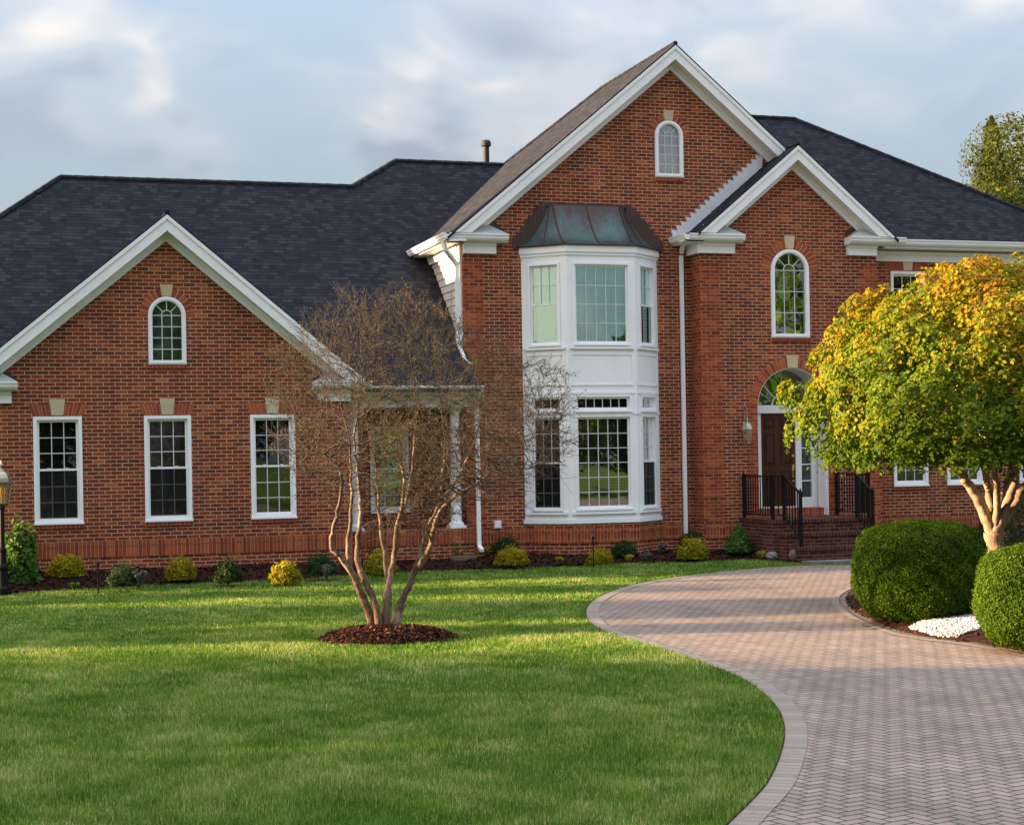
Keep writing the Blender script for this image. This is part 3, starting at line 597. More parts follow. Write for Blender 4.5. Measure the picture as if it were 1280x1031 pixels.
def window(fr, u0, u1, z0, z1, cols=3, rows=(3, 3), lintel=True, sill=True, glass='glass', back=('dark_room', 'dark_room'), screen=False, cw=0.06, sw=0.05, split=0.5, key=True, parent=None, label=None, name='window', nomunt=False, lower_cols=None):
    mb = MB()
    def ring(a0, a1, b0, b1, w, d0, d1, wb=None):
        wb = w if wb is None else wb
        mb.fbox(fr, a0, a0 + w, b0, b1, d0, d1); mb.fbox(fr, a1 - w, a1, b0, b1, d0, d1)
        mb.fbox(fr, a0 + w, a1 - w, b1 - w, b1, d0, d1); mb.fbox(fr, a0 + w, a1 - w, b0, b0 + wb, d0, d1)
    ring(u0, u1, z0, z1, cw, -0.10, 0.03, cw * 1.25)
    mb.fbox(fr, u0 - 0.012, u1 + 0.012, z0, z0 + 0.035, 0.03, 0.055)
    iu0, iu1, iz0, iz1 = u0 + cw, u1 - cw, z0 + cw * 1.25, z1 - cw
    g = MB(); mu = MB(); bk = []; sc_ = MB()
    sashes = [(iz0, iz1)] if len(rows) == 1 else [(iz0 + (iz1 - iz0) * split - 0.012, iz1), (iz0, iz0 + (iz1 - iz0) * split + 0.022)]
    for k, (s0, s1) in enumerate(sashes):
        dd = -0.035 if k == 0 else -0.012
        if len(rows) == 1: dd = -0.02
        w = sw * (0.8 if k == 0 else 0.72)
        ring(iu0 + 0.001, iu1 - 0.001, s0 + 0.001, s1 - 0.001, w, dd - 0.04, dd, w * (0.8 if (k == 0 and len(rows) > 1) else 1.2))
        gu0, gu1, gz0, gz1 = iu0 + w, iu1 - w, s0 + w * 0.8, s1 - w
        g.add([fr.P(gu0 - .003, gz0 - .003, dd - 0.022), fr.P(gu1 + .003, gz0 - .003, dd - 0.022), fr.P(gu1 + .003, gz1 + .003, dd - 0.022), fr.P(gu0 - .003, gz1 + .003, dd - 0.022)], [(0, 1, 2, 3)])
        nc = cols if (k == 0 or not lower_cols) else lower_cols; nr = rows[k]
        for i in range(1, nc): x = gu0 + (gu1 - gu0) * i / nc; mu.fbox(fr, x - 0.008, x + 0.008, gz0, gz1, dd - 0.020, dd - 0.008)
        for j in range(1, nr): z = gz0 + (gz1 - gz0) * j / nr; mu.fbox(fr, gu0, gu1, z - 0.008, z + 0.008, dd - 0.0195, dd - 0.0085)
        b = back[min(k, len(back) - 1)]
        bk.append((b, gu0 - 0.06, gu1 + 0.06, gz0 - (0.0 if k == 0 and len(sashes) > 1 else 0.06), gz1 + (0.0 if k == 1 else 0.06)))
        if screen and k == len(sashes) - 1: sc_.fbox(fr, gu0, gu1, gz0, gz1, -0.009, -0.006)
    if len(rows) == 2:
        zc = sashes[1][1]
        for q in (0.28, 0.72): mb.fbox(fr, iu0 + (iu1 - iu0) * q - 0.03, iu0 + (iu1 - iu0) * q + 0.03, zc - 0.004, zc + 0.012, -0.03, -0.004)
    o = mb.build(name, M['vinyl'], parent or house)
    if label: o['label'] = label
    g.build('pane', M[glass], o); mu.build('muntin_grid', M['muntin'], o)
    if sc_.v: sc_.build('insect_screen', M['screen'], o)
    for b, a0, a1, b0, b1 in bk:
        mb2 = MB()
        if b in ('curtain',):
            nf = 26; vs = []; fs = []
            for i in range(nf + 1):
                x = a0 + (a1 - a0) * i / nf; d = -0.20 + 0.025 * math.sin(i * 1.9)
                vs += [fr.P(x, b0, d), fr.P(x, b1, d)]
            for i in range(nf): fs.append((2 * i, 2 * i + 2, 2 * i + 3, 2 * i + 1))
            mb2.add(vs, fs)
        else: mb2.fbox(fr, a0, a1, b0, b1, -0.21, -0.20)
        mb2.build('blind' if 'blind' in b or 'shade' in b else ('curtain' if b == 'curtain' else 'dark_backing'), M[b], o)
    c = (u0 + u1) / 2
    if lintel:
        mb = MB(); n = 14; hb = 0.20; s0 = 0.08; W = (u1 - u0) / 2 - 0.0
        for k in range(n):
            a, b = (k + 0.06) / n * 2 - 1, (k + 0.94) / n * 2 - 1
            if abs((a + b) / 2) < 0.16: continue
            mb.fpoly(fr, [(c + W * a, z1 + 0.012), (c + W * b, z1 + 0.012), (c + (W + s0) * b, z1 + 0.012 + hb), (c + (W + s0) * a, z1 + 0.012 + hb)], 0.001, 0.010, 0, float(rv.uniform(0.1, 0.9)))
        mb.fpoly(fr, [(c - W, z1 + 0.014), (c + W, z1 + 0.014), (c + W + s0 - .003, z1 + 0.010 + hb), (c - W - s0 + .003, z1 + 0.010 + hb)], 0.0005, 0.005, 1)
        mb.build('brick_lintel', [M['voussoir'], M['mortar']], o)
    if key: keystone(fr, c, z1 + 0.02, z1 + 0.30, 0.20, 0.265, o)
    if sill: brick_sill(fr, u0 - 0.01, u1 + 0.01, z0, o)
    return o

def arch_window(fr, u0, u1, z0, z1, rows, label, back='dark_room', glass='glass_coated', fw=0.075, archw=0.14):
    c = (u0 + u1) / 2; r = (u1 - u0) / 2; zs = z1 - r; mb = MB()
    mb.outline(fr, arch(u0, u1, z0, z1), [arch(u0 + fw, u1 - fw, z0 + fw, z1 - fw)], -0.08, 0.035)
    mb.outline(fr, arch(u0 + 0.02, u1 - 0.02, z0 + 0.02, z1 - 0.02), [arch(u0 + fw - 0.02, u1 - fw + 0.02, z0 + fw - 0.02, z1 - fw + 0.02)], 0.035, 0.05)
    o = mb.build('arched_window', M['vinyl'], house); o['label'] = label
    pts = arch(u0 + fw - .004, u1 - fw + .004, z0 + fw - .004, z1 - fw + .004); MB().add([fr.P(u, z, -0.03) for u, z in pts], [tuple(range(len(pts)))]).build('pane', M[glass], o)
    mu = MB(); ri = r - fw; h = 0.008; gz0 = z0 + fw
    for k in (1, 2): x = u0 + fw + 2 * ri * k / 3; mu.fbox(fr, x - h, x + h, gz0, zs, -0.028, -0.015)
    for k in range(1, rows + 1): z = gz0 + (zs - gz0) * k / rows; mu.fbox(fr, u0 + fw, u1 - fw, z - h, z + h, -0.0285, -0.0145)
    rr = ri * 0.36
    for k in range(12):
        a, b = math.pi * k / 12, math.pi * (k + 1) / 12
        mu.fpoly(fr, [(c + q * math.cos(t), zs + q * math.sin(t)) for q, t in ((rr - h, a), (rr + h, a), (rr + h, b), (rr - h, b))], -0.029, -0.014)
    for a in (math.pi / 4, math.pi / 2, 3 * math.pi / 4):
        ca, sa = math.cos(a), math.sin(a)
        mu.fpoly(fr, [(c + rr * ca + h * sa, zs + rr * sa - h * ca), (c + ri * ca + h * sa, zs + ri * sa - h * ca), (c + ri * ca - h * sa, zs + ri * sa + h * ca), (c + rr * ca - h * sa, zs + rr * sa + h * ca)], -0.0275, -0.0155)
    mu.build('muntin_grid', M['muntin'], o)
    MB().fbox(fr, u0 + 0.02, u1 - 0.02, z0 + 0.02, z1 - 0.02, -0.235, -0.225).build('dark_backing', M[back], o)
    mb = MB(); voussoirs_arch(mb, fr, c, zs, r + 0.008, r + 0.008 + archw, int(14 * r / 0.33), skip=(1.36, 1.78)); mb.build('brick_arch', [M['voussoir'], M['mortar']], o)
    keystone(fr, c, z1 + 0.012, z1 + 0.012 + archw + 0.06, 0.13 + r * 0.1, 0.19 + r * 0.12, o)
    brick_sill(fr, u0 - 0.01, u1 + 0.01, z0, o)
    return o

fL, fM, fE = FY(LW), FY(MF), FY(EN)
WIN_L = [(0.82, 1.64), (2.70, 3.52), (4.57, 5.38)]
# --- left wing gable wall
mb = MB(); mb.outline(fL, [(-0.14, -0.2), (6.4, -0.2), (6.4, 3.45), (3.13, 6.2), (-0.14, 3.45)], [rect(a, b, 1.055, 2.93) for a, b in WIN_L] + [arch(2.80, 3.46, 3.83, 5.03)], -0.25, 0.0)
part(mb, 'wing_gable_wall', M['brick'])
mb = MB(); mb.box(-0.14, 0.11, LW + 0.25, 31.0, -0.2, 3.4); mb.box(6.15, 6.4, LW + 0.25, 32.3, -0.2, 3.4); mb.box(-3.8, -0.14, 31.0, 31.25, -0.2, 3.4); mb.box(-3.8, -3.55, 31.25, 40.5, -0.2, 3.4); mb.box(-3.8, 9, 40.5, 40.75, -0.2, 3.4)
part(mb, 'wing_side_wall', M['brick'])
window(fL, *WIN_L[0], 1.055, 2.93, back=('dark_room', 'dark_room'), screen=True, label='tall sash window nearest the lamp post')
window(fL, *WIN_L[1], 1.055, 2.93, back=('dark_room', 'dark_room'), screen=True, label='tall sash window below the arched wing window')
window(fL, *WIN_L[2], 1.055, 2.93, back=('dark_room', 'shade_olive'), label='tall sash window with a painted olive tree reflection, behind the bare tree')
arch_window(fL, 2.80, 3.46, 3.83, 5.03, 4, 'small arched window in the wing gable', back='curtain')
# --- porch
part(MB().outline(FY(32.0), [(6.4, 0.7), (8.91, 0.7), (8.91, 3.5), (6.4, 3.5)], [rect(7.16, 7.93, 1.04, 2.73)], -0.25, 0.0), 'porch_back_wall', M['brick'])
window(FY(32.0), 7.16, 7.93, 1.04, 2.73, rows=(3, 3), lintel=False, key=False, back=('blind_pale', 'blind_pale'), glass='glass_aqua', label='sash window in the porch recess')
part(MB().box(6.4, 8.91, EN + 0.01, 32.0, -0.2, 0.75), 'porch_platform', M['brick'])
part(MB().box(6.4, 8.91, 30.75, 32.0, 3.06, 3.10), 'porch_ceiling', M['trim'])
def column(x, y, z0, z1):
    mb = MB(); r = 0.105
    mb.box(x - .155, x + .155, y - .155, y + .155, z0, z0 + 0.05); mb.lathe(x, y, [(0.145, z0 + .05), (0.15, z0 + .08), (0.125, z0 + .11), (r, z0 + .13), (r * 0.98, z0 + 0.8), (r * 0.86, z1 - .16), (0.10, z1 - .14), (0.12, z1 - .12), (0.10, z1 - .10), (0.13, z1 - .06)], 24); mb.box(x - .14, x + .14, y - .14, y + .14, z1 - .06, z1)
    return part(mb, 'porch_column', M['white'])
column(8.60, 30.98, 0.755, 3.10); column(6.62, 30.98, 0.755, 3.10)
mb = MB(); mb.box(6.42, 8.93, 30.82, 31.14, 3.10, 3.32); mb.box(6.42, 8.96, 30.78, 30.82, 3.20, 3.33); part(mb, 'porch_beam', M['trim'])
# --- main block front wall
mb = MB(); mb.outline(fM, [(8.91, -0.2), (18.0, -0.2), (18.0, 6.3), (13.3, 10.1), (8.91, 6.45)], [arch(12.95, 13.56, 7.66, 8.80), rect(10.5, 12.5, 0.9, 6.1), rect(14.8, 16.5, 0.6, 3.9), rect(15.1, 16.2, 4.3, 6.3), rect(16.6, 17.3, 1.8, 3.0)], -0.25, 0.0)
part(mb, 'main_front_wall', M['brick'])
arch_window(fM, 12.95, 13.56, 7.66, 8.80, 4, 'small arched window high in the main gable', back='curtain')
# siding on the side wall over the wing roof
mb = MB(); z = 3.0
while z < 6.2:
    mb.hexa([(8.885, 31.56, z), (8.885, 37.0, z), (9.0, 37.0, z), (9.0, 31.56, z)], [(8.905, 31.56, z + .155), (8.905, 37.0, z + .155), (9.0, 37.0, z + .155), (9.0, 31.56, z + .155)]); z += 0.15
part(mb, 'side_wall_siding', M['siding'])
part(MB().box(8.912, 9.1, 31.56, 40.4, -0.2, 3.05).box(9.0, 18, 40.4, 40.6, -0.2, 6.2), 'main_rear_wall', M['brick'])
part(MB().box(8.86, 8.91, 31.36, 31.56, 3.2, 6.25), 'corner_board', M['trim'])
# --- entry projection
mb = MB(); mb.outline(fE, [(13.68, -0.2), (17.63, -0.2), (17.63, 6.3), (15.72, 8.05), (13.68, 6.3)], [arch(14.88, 16.46, 0.5, 3.81, 32), arch(15.22, 16.07, 4.41, 6.20), rect(16.66, 17.24, 1.9, 2.9)], -0.25, 0.0)
part(mb, 'entry_gable_wall', M['brick'])
part(MB().box(13.68, 13.93, EN + 0.25, MF, -0.2, 6.3), 'entry_side_wall', M['brick']); part(MB().box(17.38, 17.63, EN + 0.25, MF, -0.2, 6.3), 'entry_side_wall', M['brick'])
arch_window(fE, 15.22, 16.07, 4.41, 6.20, 3, 'tall arched window above the front door', fw=0.08, archw=0.20)
window(fE, 16.66, 17.24, 1.9, 2.9, cols=2, rows=(2,), lintel=False, key=False, label='small window beside the front door')
mb = MB(); voussoirs_arch(mb, fE, 15.67, 3.02, 0.79, 0.985, 34, skip=(1.45, 1.69), d=0.014); eb = mb.build('entry_brick_arch', [M['voussoir'], M['mortar']], house); keystone(fE, 15.67, 3.80, 4.05, 0.22, 0.27, eb)
# --- right wing
WR = [(18.24, 19.06), (19.52, 20.38), (21.3, 22.12)]
mb = MB(); mb.outline(fM, [(18.0, -0.2), (23.2, -0.2), (23.2, 6.3), (18.0, 6.3)], [rect(a, b, 1.33, 2.95) for a, b in WR] + [rect(a, b, 4.0, 5.86) for a, b in WR], -0.25, 0.0)
part(mb, 'right_wing_wall', M['brick'])
part(MB().box(22.95, 23.2, MF + .25, 40.5, -0.2, 6.3).box(18, 23.2, 40.5, 40.7, -0.2, 6.3), 'right_end_wall', M['brick'])
for k, (a, b) in enumerate(WR):
    window(fM, a, b, 1.33, 2.95, back=('blind_grey', 'blind_grey'), key=False, lintel=False); window(fM, a, b, 4.0, 5.86)
# --- bands of soldier brick, quoins
def band(x0, x1, y, z0, ret0=None, name='soldier_course', dd=0.016):
    mb = MB(); mb.box(x0, x1, y - dd, y + 0.01, z0, z0 + 0.195); o = part(mb, name, M['brick_soldier'])
    mb = MB(); mb.box(x0, x1, y - dd - .006, y + 0.01, z0 + 0.195, z0 + 0.29); part(mb, 'rowlock_course', M['brick_rowlock'])
band(-0.15, 6.41, LW, 0.46); band(6.412, 8.905, EN + 0.01, 0.46); band(8.907, 10.08, MF, 0.40); band(12.97, 13.66, MF, 0.40); band(13.67, 14.48, EN, 0.40); band(17.64, 23.2, MF, 0.40); band(16.62, 17.64, EN, 0.40)
def quoin(x0, x1, y0, y1, z0, z1, name='corner_quoin'):
    mb = MB(); z = z0; ch = 0.0677
    while z + 6 * ch < z1:
        mb.box(x0 - .012, x1, y0 - .012, y1, z + 0.004, z + 6 * ch - 0.004); z += 7 * ch
    part(mb, name, M['brick_quoin'])
quoin(8.91, 9.30, MF, MF + 0.25, 0.75, 6.15); quoin(13.68, 14.10, EN, EN + 0.42, 0.75, 6.1); 
mb = MB(); z = 0.75
while z + 0.4 < 6.1: mb.box(17.24, 17.642, EN - .012, EN + 0.42, z + 0.004, z + 0.402); z += 0.474
part(mb, 'corner_quoin', M['brick_quoin'])
part(MB().box(14.70, 14.88, EN - 0.006, EN + 0.3, 0.8, 3.0).box(16.462, 16.64, EN - 0.006, EN + 0.2, 0.8, 3.0), 'door_jamb_brick', M['brick_quoin'])

# --- rakes, cornices, gutters
def rake(xa, za, xe, ze, y, zcut=None, name='rake_board', over=0.32, fh=0.215):
    """fascia, soffit and frieze board running down one side of a gable"""
    mb = MB(); v = Vector((xe - xa, 0, ze - za)).normalized(); dn = Vector((v.z, 0, -v.x)); dn = dn if dn.z < 0 else -dn
    a = Vector((xa, 0, za)); e = Vector((xe, 0, ze)); ca = fh / abs(dn.z)
    sg = 1 if xe > xa else -1
    def q(p, vert, yy):
        if p is e and zcut is not None: return (xa + sg * (za - vert - zcut) / PT, yy, zcut)
        return (p.x, yy, p.z - vert)
    def board(t0, t1, y0, y1): mb.hexa([q(a, t1, y0), q(e, t1, y0), q(e, t1, y1), q(a, t1, y1)], [q(a, t0, y0), q(e, t0, y0), q(e, t0, y1), q(a, t0, y1)])
    board(0.0, ca, y - over, y - over + 0.03)                       # fascia
    board(0.0, ca * 0.28, y - over - 0.022, y - over)               # crown strip
    board(ca - 0.03, ca, y - over + 0.03, y - 0.002)                # soffit
    board(ca, ca + 0.15, y - 0.045, y - 0.002)                      # frieze on the brick
    board(ca, ca + 0.05, y - 0.075, y - 0.045)
    return part(mb, name, M['trim'])
def gutter(mb, x0, x1, y, z, h=0.125, dep=0.12):
    P = [(0.0, 0.0), (0.0, h), (dep, h), (dep, h * 0.80), (dep * 0.86, h * 0.62), (dep * 0.80, h * 0.3), (dep * 0.62, h * 0.08), (dep * 0.55, 0.0)]
    n = len(P); vs = [(x0, y - p, z + q) for p, q in P] + [(x1, y - p, z + q) for p, q in P]
    mb.add(vs, [tuple(range(n)), tuple(range(2 * n - 1, n - 1, -1))] + [(i, (i + 1) % n, (i + 1) % n + n, i + n) for i in range(n)])
def gutter_y(mb, y0, y1, x, z, h=0.125, dep=0.12):       # along a left-facing eave
    P = [(0.0, 0.0), (0.0, h), (dep, h), (dep, h * 0.80), (dep * 0.86, h * 0.62), (dep * 0.80, h * 0.3), (dep * 0.62, h * 0.08), (dep * 0.55, 0.0)]
    n = len(P); vs = [(x - p, y0, z + q) for p, q in P] + [(x - p, y1, z + q) for p, q in P]
    mb.add(vs, [tuple(range(n)), tuple(range(2 * n - 1, n - 1, -1))] + [(i, (i + 1) % n, (i + 1) % n + n, i + n) for i in range(n)])
def cornice_return(x0, x1, xw0, xw1, y, zt, left=True):
    """boxed eave return at the foot of a gable: gutter, frieze block, little sloped metal cap and dark step flashing"""
    mb = MB(); gutter(mb, x0, x1, y - 0.20, zt - 0.125); mb.box(x0, x1, y - 0.20, y - 0.002, zt - 0.15, zt - 0.004); mb.box(xw0, xw1, y - 0.10, y - 0.002, zt - 0.36, zt - 0.15); mb.box(xw0, xw1 , y - 0.125, y - 0.10, zt - 0.21, zt - 0.155)
    o = part(mb, 'cornice_return', M['trim'])
    xin = x1 if left else x0; s = -1 if left else 1
    a = (x0, x1)[0 if left else 1]
    c0, c1 = (x0 + 0.40, x1) if left else (x0, x1 - 0.40)
    b = [(c0, y - 0.30, zt), (c1, y - 0.30, zt), (c1, y - .003, zt), (c0, y - .003, zt)]
    i0, i1 = (c0 + 0.12, c1 - 0.34) if left else (c0 + 0.34, c1 - 0.12)
    tp = [(i0, y - 0.10, zt + 0.16), (i1, y - 0.10, zt + 0.16), (i1, y - .003, zt + 0.22), (i0, y - .003, zt + 0.22)]
    MB().hexa(b, tp).build('return_cap', M['flash_grey'], o)
    mb = MB()
    for k in range(5):
        u = xin + s * (0.02 + 0.07 * k); mb.box(min(u, u + s * 0.07), max(u, u + s * 0.07), y - 0.025, y - 0.0035, zt + 0.0, zt + 0.12 + 0.058 * k)
    mb.build('step_flashing', M['flash_dark'], o)
PT = 0.83
rake(3.13, 6.44, -0.42, 6.44 - PT * 3.55, LW, 3.53); rake(3.13, 6.44, 6.68, 6.44 - PT * 3.55, LW, 3.53)
cornice_return(-0.50, 0.57, -0.14, 0.47, LW, 3.52); cornice_return(5.70, 6.76, 5.80, 6.4, LW, 3.52, False)
rake(13.3, 10.25, 8.58, 10.25 - PT * 4.72, MF, 6.41); rake(13.3, 10.25, 15.90, 10.25 - PT * 2.60, MF)
cornice_return(8.50, 9.76, 8.91, 9.56, MF, 6.40)
rake(15.72, 8.25, 13.30, 8.25 - PT * 2.42, EN, 6.45); rake(15.72, 8.25, 18.12, 8.25 - PT * 2.40, EN, 6.45)
cornice_return(13.24, 14.54, 13.68, 14.40, EN, 6.44); cornice_return(16.90, 18.16, 16.94, 17.60, EN, 6.46, False)
mb = MB(); gutter(mb, 6.78, 9.02, 30.47, 3.32); mb.box(6.78, 9.0, 30.47, 30.80, 3.30, 3.335); part(mb, 'porch_gutter', M['white'])
mb = MB(); gutter_y(mb, MF - 0.32, 33.95, 8.56, 6.275); mb.box(8.56, 8.90, MF - 0.3, 35, 6.25, 6.285); mb.box(8.84, 8.885, MF + 0.26, 35, 6.08, 6.25); part(mb, 'side_gutter', M['trim'])
mb = MB(); gutter_y(mb, EN - 0.32, MF - 0.002, 13.32, 6.315); mb.box(13.32, 13.68, EN - .2, MF - .002, 6.28, 6.33); mb.box(13.58, 13.678, EN - .1, MF - .002, 6.08, 6.28); part(mb, 'entry_gutter', M['trim'])
mb = MB(); gutter(mb, 18.1, 23.6, 30.97, 6.35); mb.box(17.9, 23.5, 30.97, MF - .002, 6.30, 6.36); mb.box(17.62, 23.2, MF - 0.05, MF - .002, 6.06, 6.26); mb.box(17.62, 23.2, MF - 0.09, MF - .05, 6.20, 6.27); part(mb, 'right_wing_gutter', M['trim'])
mb = MB(); gutter(mb, -4.2, -0.5, 30.47, 3.30); mb.box(-4.1, -0.15, 30.47, 31.0, 3.28, 3.32); part(mb, 'left_gutter', M['trim'])
def downspout(pts, name='downspout', w=0.075, d=0.06):
    mb = MB()
    for a, b in zip(pts[:-1], pts[1:]): mb.bar(a, b, w, d)
    for p in pts[1:-1]: mb.box(p[0] - w / 2, p[0] + w / 2, p[1] - d / 2, p[1] + d / 2, p[2] - 0.035, p[2] + 0.035)
    return part(mb, name, M['white'])
downspout([(13.46, 31.10, 6.33), (13.46, 31.24, 6.12), (13.46, 31.24, 0.42)])
downspout([(8.48, 31.15, 6.27), (8.52, 31.17, 6.10), (8.83, 31.46, 5.85), (8.83, 31.46, 4.28), (8.86, 31.15, 4.0), (8.95, 30.98, 3.86)])
downspout([(8.95, 30.42, 3.33), (8.97, 30.72, 3.10), (8.97, 30.72, 0.40), (8.97, 30.52, 0.33)])
# white stepped flashing where the entry roof meets the main wall
mb = MB()
for k in range(19):
    u = 13.30 + 0.105 * k; z = 6.34 + PT * 0.105 * k; mb.fpoly(fM, [(u, z - 0.06), (u + 0.11, z + 0.02), (u + 0.14, z + 0.25), (u - 0.03, z + 0.27), (u, z + 0.17)], 0.002, 0.03 + 0.012 * (k % 2))
part(mb, 'step_flashing', M['flash_white'])

# --- roofs
def roof(name, polys, th=0.05): 
    mb = MB()
    for p in polys: mb.slab(p, th)
    return part(mb, name, M['shingle'])
def p1(x, y): return (x, y, 3.5 + PT * (y - 30.5))
RW = p1(0, 35.95)[2]; L2Y = 36.87; L2Z = p1(0, L2Y)[2]
roof('wing_roof', [[p1(-4.0, 30.35), p1(8.95, 30.35), p1(8.95, 31.6), p1(11.6, 31.6), p1(11.6, L2Y), p1(8.95, L2Y), p1(7.75, 35.95), p1(1.6, 35.95)],
    [(-4.0, 30.35, 3.375), (1.6, 35.95, RW), (-4.0, 41.5, 3.375)], [(1.6, 35.95, RW), (7.75, 35.95, RW), (7.75, 41.5, 3.375), (-4.0, 41.5, 3.375)], [(8.95, L2Y, L2Z), (11.6, L2Y, L2Z), (11.6, 43, 3.7), (6.5, 43, 3.7)], [(7.75, 35.95, RW), (8.95, L2Y, L2Z), (6.5, 43, 3.7)]])
zr = 6.47
roof('wing_gable_roof', [[(3.13, LW - .34, zr), (-0.45, LW - .34, zr - PT * 3.58), (-0.45, 30.5, zr - PT * 3.58), (3.13, 34.15, zr)], [(3.13, 34.15, zr), (6.71, 30.5, zr - PT * 3.58), (6.71, LW - .34, zr - PT * 3.58), (3.13, LW - .34, zr)]])
zm = 10.285
def ml(x): return zm - PT * abs(x - 13.3)
roof('main_gable_roof', [[(13.3, MF - .34, zm), (8.52, MF - .34, ml(8.52)), (8.52, 33.95, ml(8.52)), (11.5, L2Y, ml(11.5)), (13.3, 35.1, zm)],
    [(13.3, 35.1, zm), (13.96, 35.02, ml(13.96)), (17.97, 30.95, ml(17.97)), (17.97, EN - .34, ml(17.97)), (15.72, EN - .34, ml(15.72)), (15.72, MF - .34, ml(15.72)), (13.3, MF - .34, zm)],
    [(13.3, 35.1, zm), (8.5, 40.0, 6.2), (18.1, 40.0, 6.2)]])
roof('entry_roof', [[(15.72, EN - .34, 8.275), (13.52, EN - .34, 8.275 - PT * 2.20), (13.52, MF - .003, 8.275 - PT * 2.20), (15.72, MF - .003, 8.275)]])
zR = 9.75; yR = 30.95 + (zR - 6.42) / PT
roof('right_wing_roof', [[(18.05, 30.92, 6.40), (23.6, 30.92, 6.40), (17.93, yR, zR), (13.9, yR, zR)], [(23.6, 30.92, 6.40), (23.6, 39.2, 6.40), (17.93, yR, zR)], [(17.93, yR, zR), (23.6, 39.2, 6.4), (13.9, 39.2, 6.4), (13.9, yR, zR)]])
def cap(path, name='ridge_cap', r=0.06):
    mb = MB()
    for a, b in zip(path[:-1], path[1:]):
        a = Vector(a); b = Vector(b); n = max(2, int((b - a).length / 0.28))
        for k in range(n):
            p = a.lerp(b, k / n); q = a.lerp(b, (k + 1.08) / n); mb.tube([p + Vector((0, 0, .0)), q], [r * 1.12, r], 6)
    part(mb, name, M['shingle'])
cap([(-4.0, 30.35, 3.375), (1.6, 35.95, RW), (7.75, 35.95, RW), (8.95, L2Y, L2Z), (11.5, L2Y, L2Z)])
cap([(3.13, LW - .34, zr), (3.13, 34.1, zr)], r=0.045); cap([(13.3, MF - .34, zm), (13.3, 35.1, zm), (11.5, L2Y, ml(11.5))], r=0.045)
cap([(15.72, EN - .34, 8.275), (15.72, MF, 8.275)], r=0.04); cap([(14.0, yR, zR), (17.93, yR, zR), (23.6, 30.92, 6.40)])
mb = MB(); mb.lathe(11.22, 37.3, [(0.075, 8.2), (0.075, 9.28), (0.082, 9.28), (0.115, 9.30), (0.12, 9.36), (0.11, 9.40), (0.09, 9.43), (0.02, 9.44)], 16); part(mb, 'vent_pipe', M['pipe'])

# --- the two storey bay window
BP = [(10.09, MF), (10.80, 30.65), (12.22, 30.65), (12.95, MF)]
bay = MB()
FR = [Frame(*BP[i], BP[i + 1][0] - BP[i][0], BP[i + 1][1] - BP[i][1]) for i in range(3)]; LN = [math.dist(BP[i], BP[i + 1]) for i in range(3)]
WX = [(0.15, 0.82), (0.12, 1.30), (0.15, 0.82)]
UPZ, TRZ, LOZ = (4.22, 5.84), (2.93, 3.27), (1.02, 2.88)
for fr, ln, (a, b) in zip(FR, LN, WX):
    bay.outline(fr, rect(0, ln, 0.80, 6.17), [rect(a, b, *UPZ), rect(a, b, *TRZ), rect(a, b, *LOZ)], -0.06, 0.0)
    bay.fbox(fr, -0.02, ln + 0.02, 6.04, 6.17, 0.0, 0.045); bay.fbox(fr, -0.012, ln + 0.012, 5.98, 6.04, 0.0, 0.022)
    bay.fbox(fr, -0.02, ln + 0.02, 0.78, 0.86, 0.0, 0.03)
    for z0, z1 in ((3.45, 4.08),):                                   # raised panel surround between the storeys
        for u0, u1, q0, q1 in ((0.06, ln - 0.06, z1 - 0.035, z1), (0.06, ln - 0.06, z0, z0 + 0.035), (0.06, 0.10, z0 + .035, z1 - .035), (ln - 0.10, ln - 0.06, z0 + .035, z1 - .035)): bay.fbox(fr, u0, u1, q0, q1, 0.001, 0.014)
    bay.fbox(fr, 0.05, ln - 0.05, 4.16, 4.205, 0.001, 0.05); bay.fbox(fr, 0.05, ln - 0.05, 0.955, 1.005, 0.001, 0.05)
    bay.fbox(fr, 0.05, ln - 0.05, 3.29, 3.33, 0.001, 0.02); bay.fbox(fr, 0.0, ln, 2.885, 2.925, 0.001, 0.018)
bayo = part(bay, 'bay_window', M['white'])
for i, (fr, (a, b)) in enumerate(zip(FR, WX)):
    kw = dict(lintel=False, key=False, sill=False, cw=0.04, sw=0.045, parent=house)
    if i == 1:
        window(fr, a, b, *UPZ, cols=5, rows=(4,), back=('curtain',), glass='glass_aqua', **kw); window(fr, a, b, *TRZ, cols=6, rows=(1,), back=('dark_room',), **kw); window(fr, a, b, *LOZ, cols=5, rows=(6,), back=('blind_grey',), glass='glass_coated', **kw)
    else:
        window(fr, a, b, *UPZ, cols=3, rows=(2, 1), lower_cols=1, back=('curtain', 'curtain' if i == 0 else 'blind_grey'), glass='glass_aqua', **kw); window(fr, a, b, *TRZ, cols=3, rows=(1,), back=('dark_room',), **kw); window(fr, a, b, *LOZ, cols=3, rows=(3, 3), back=('blind_grey', 'dark_room'), screen=True, **kw)
mb = MB(); base = [BP[0], BP[1], BP[2], BP[3]]; vs = [(x, y, -0.2) for x, y in base] + [(x, y, 0.785) for x, y in base]
mb.add(vs, [(0, 1, 5, 4), (1, 2, 6, 5), (2, 3, 7, 6), (4, 5, 6, 7)]); part(mb, 'bay_base', M['brick'])
mb = MB(); mr = MB()
for fr, ln in zip(FR, LN): mb.fbox(fr, -0.01, ln + 0.01, 0.40, 0.59, -0.02, 0.02); mr.fbox(fr, -0.012, ln + 0.012, 0.59, 0.69, -0.02, 0.026)
part(mb, 'soldier_course', M['brick_soldier']); part(mr, 'rowlock_course', M['brick_rowlock'])
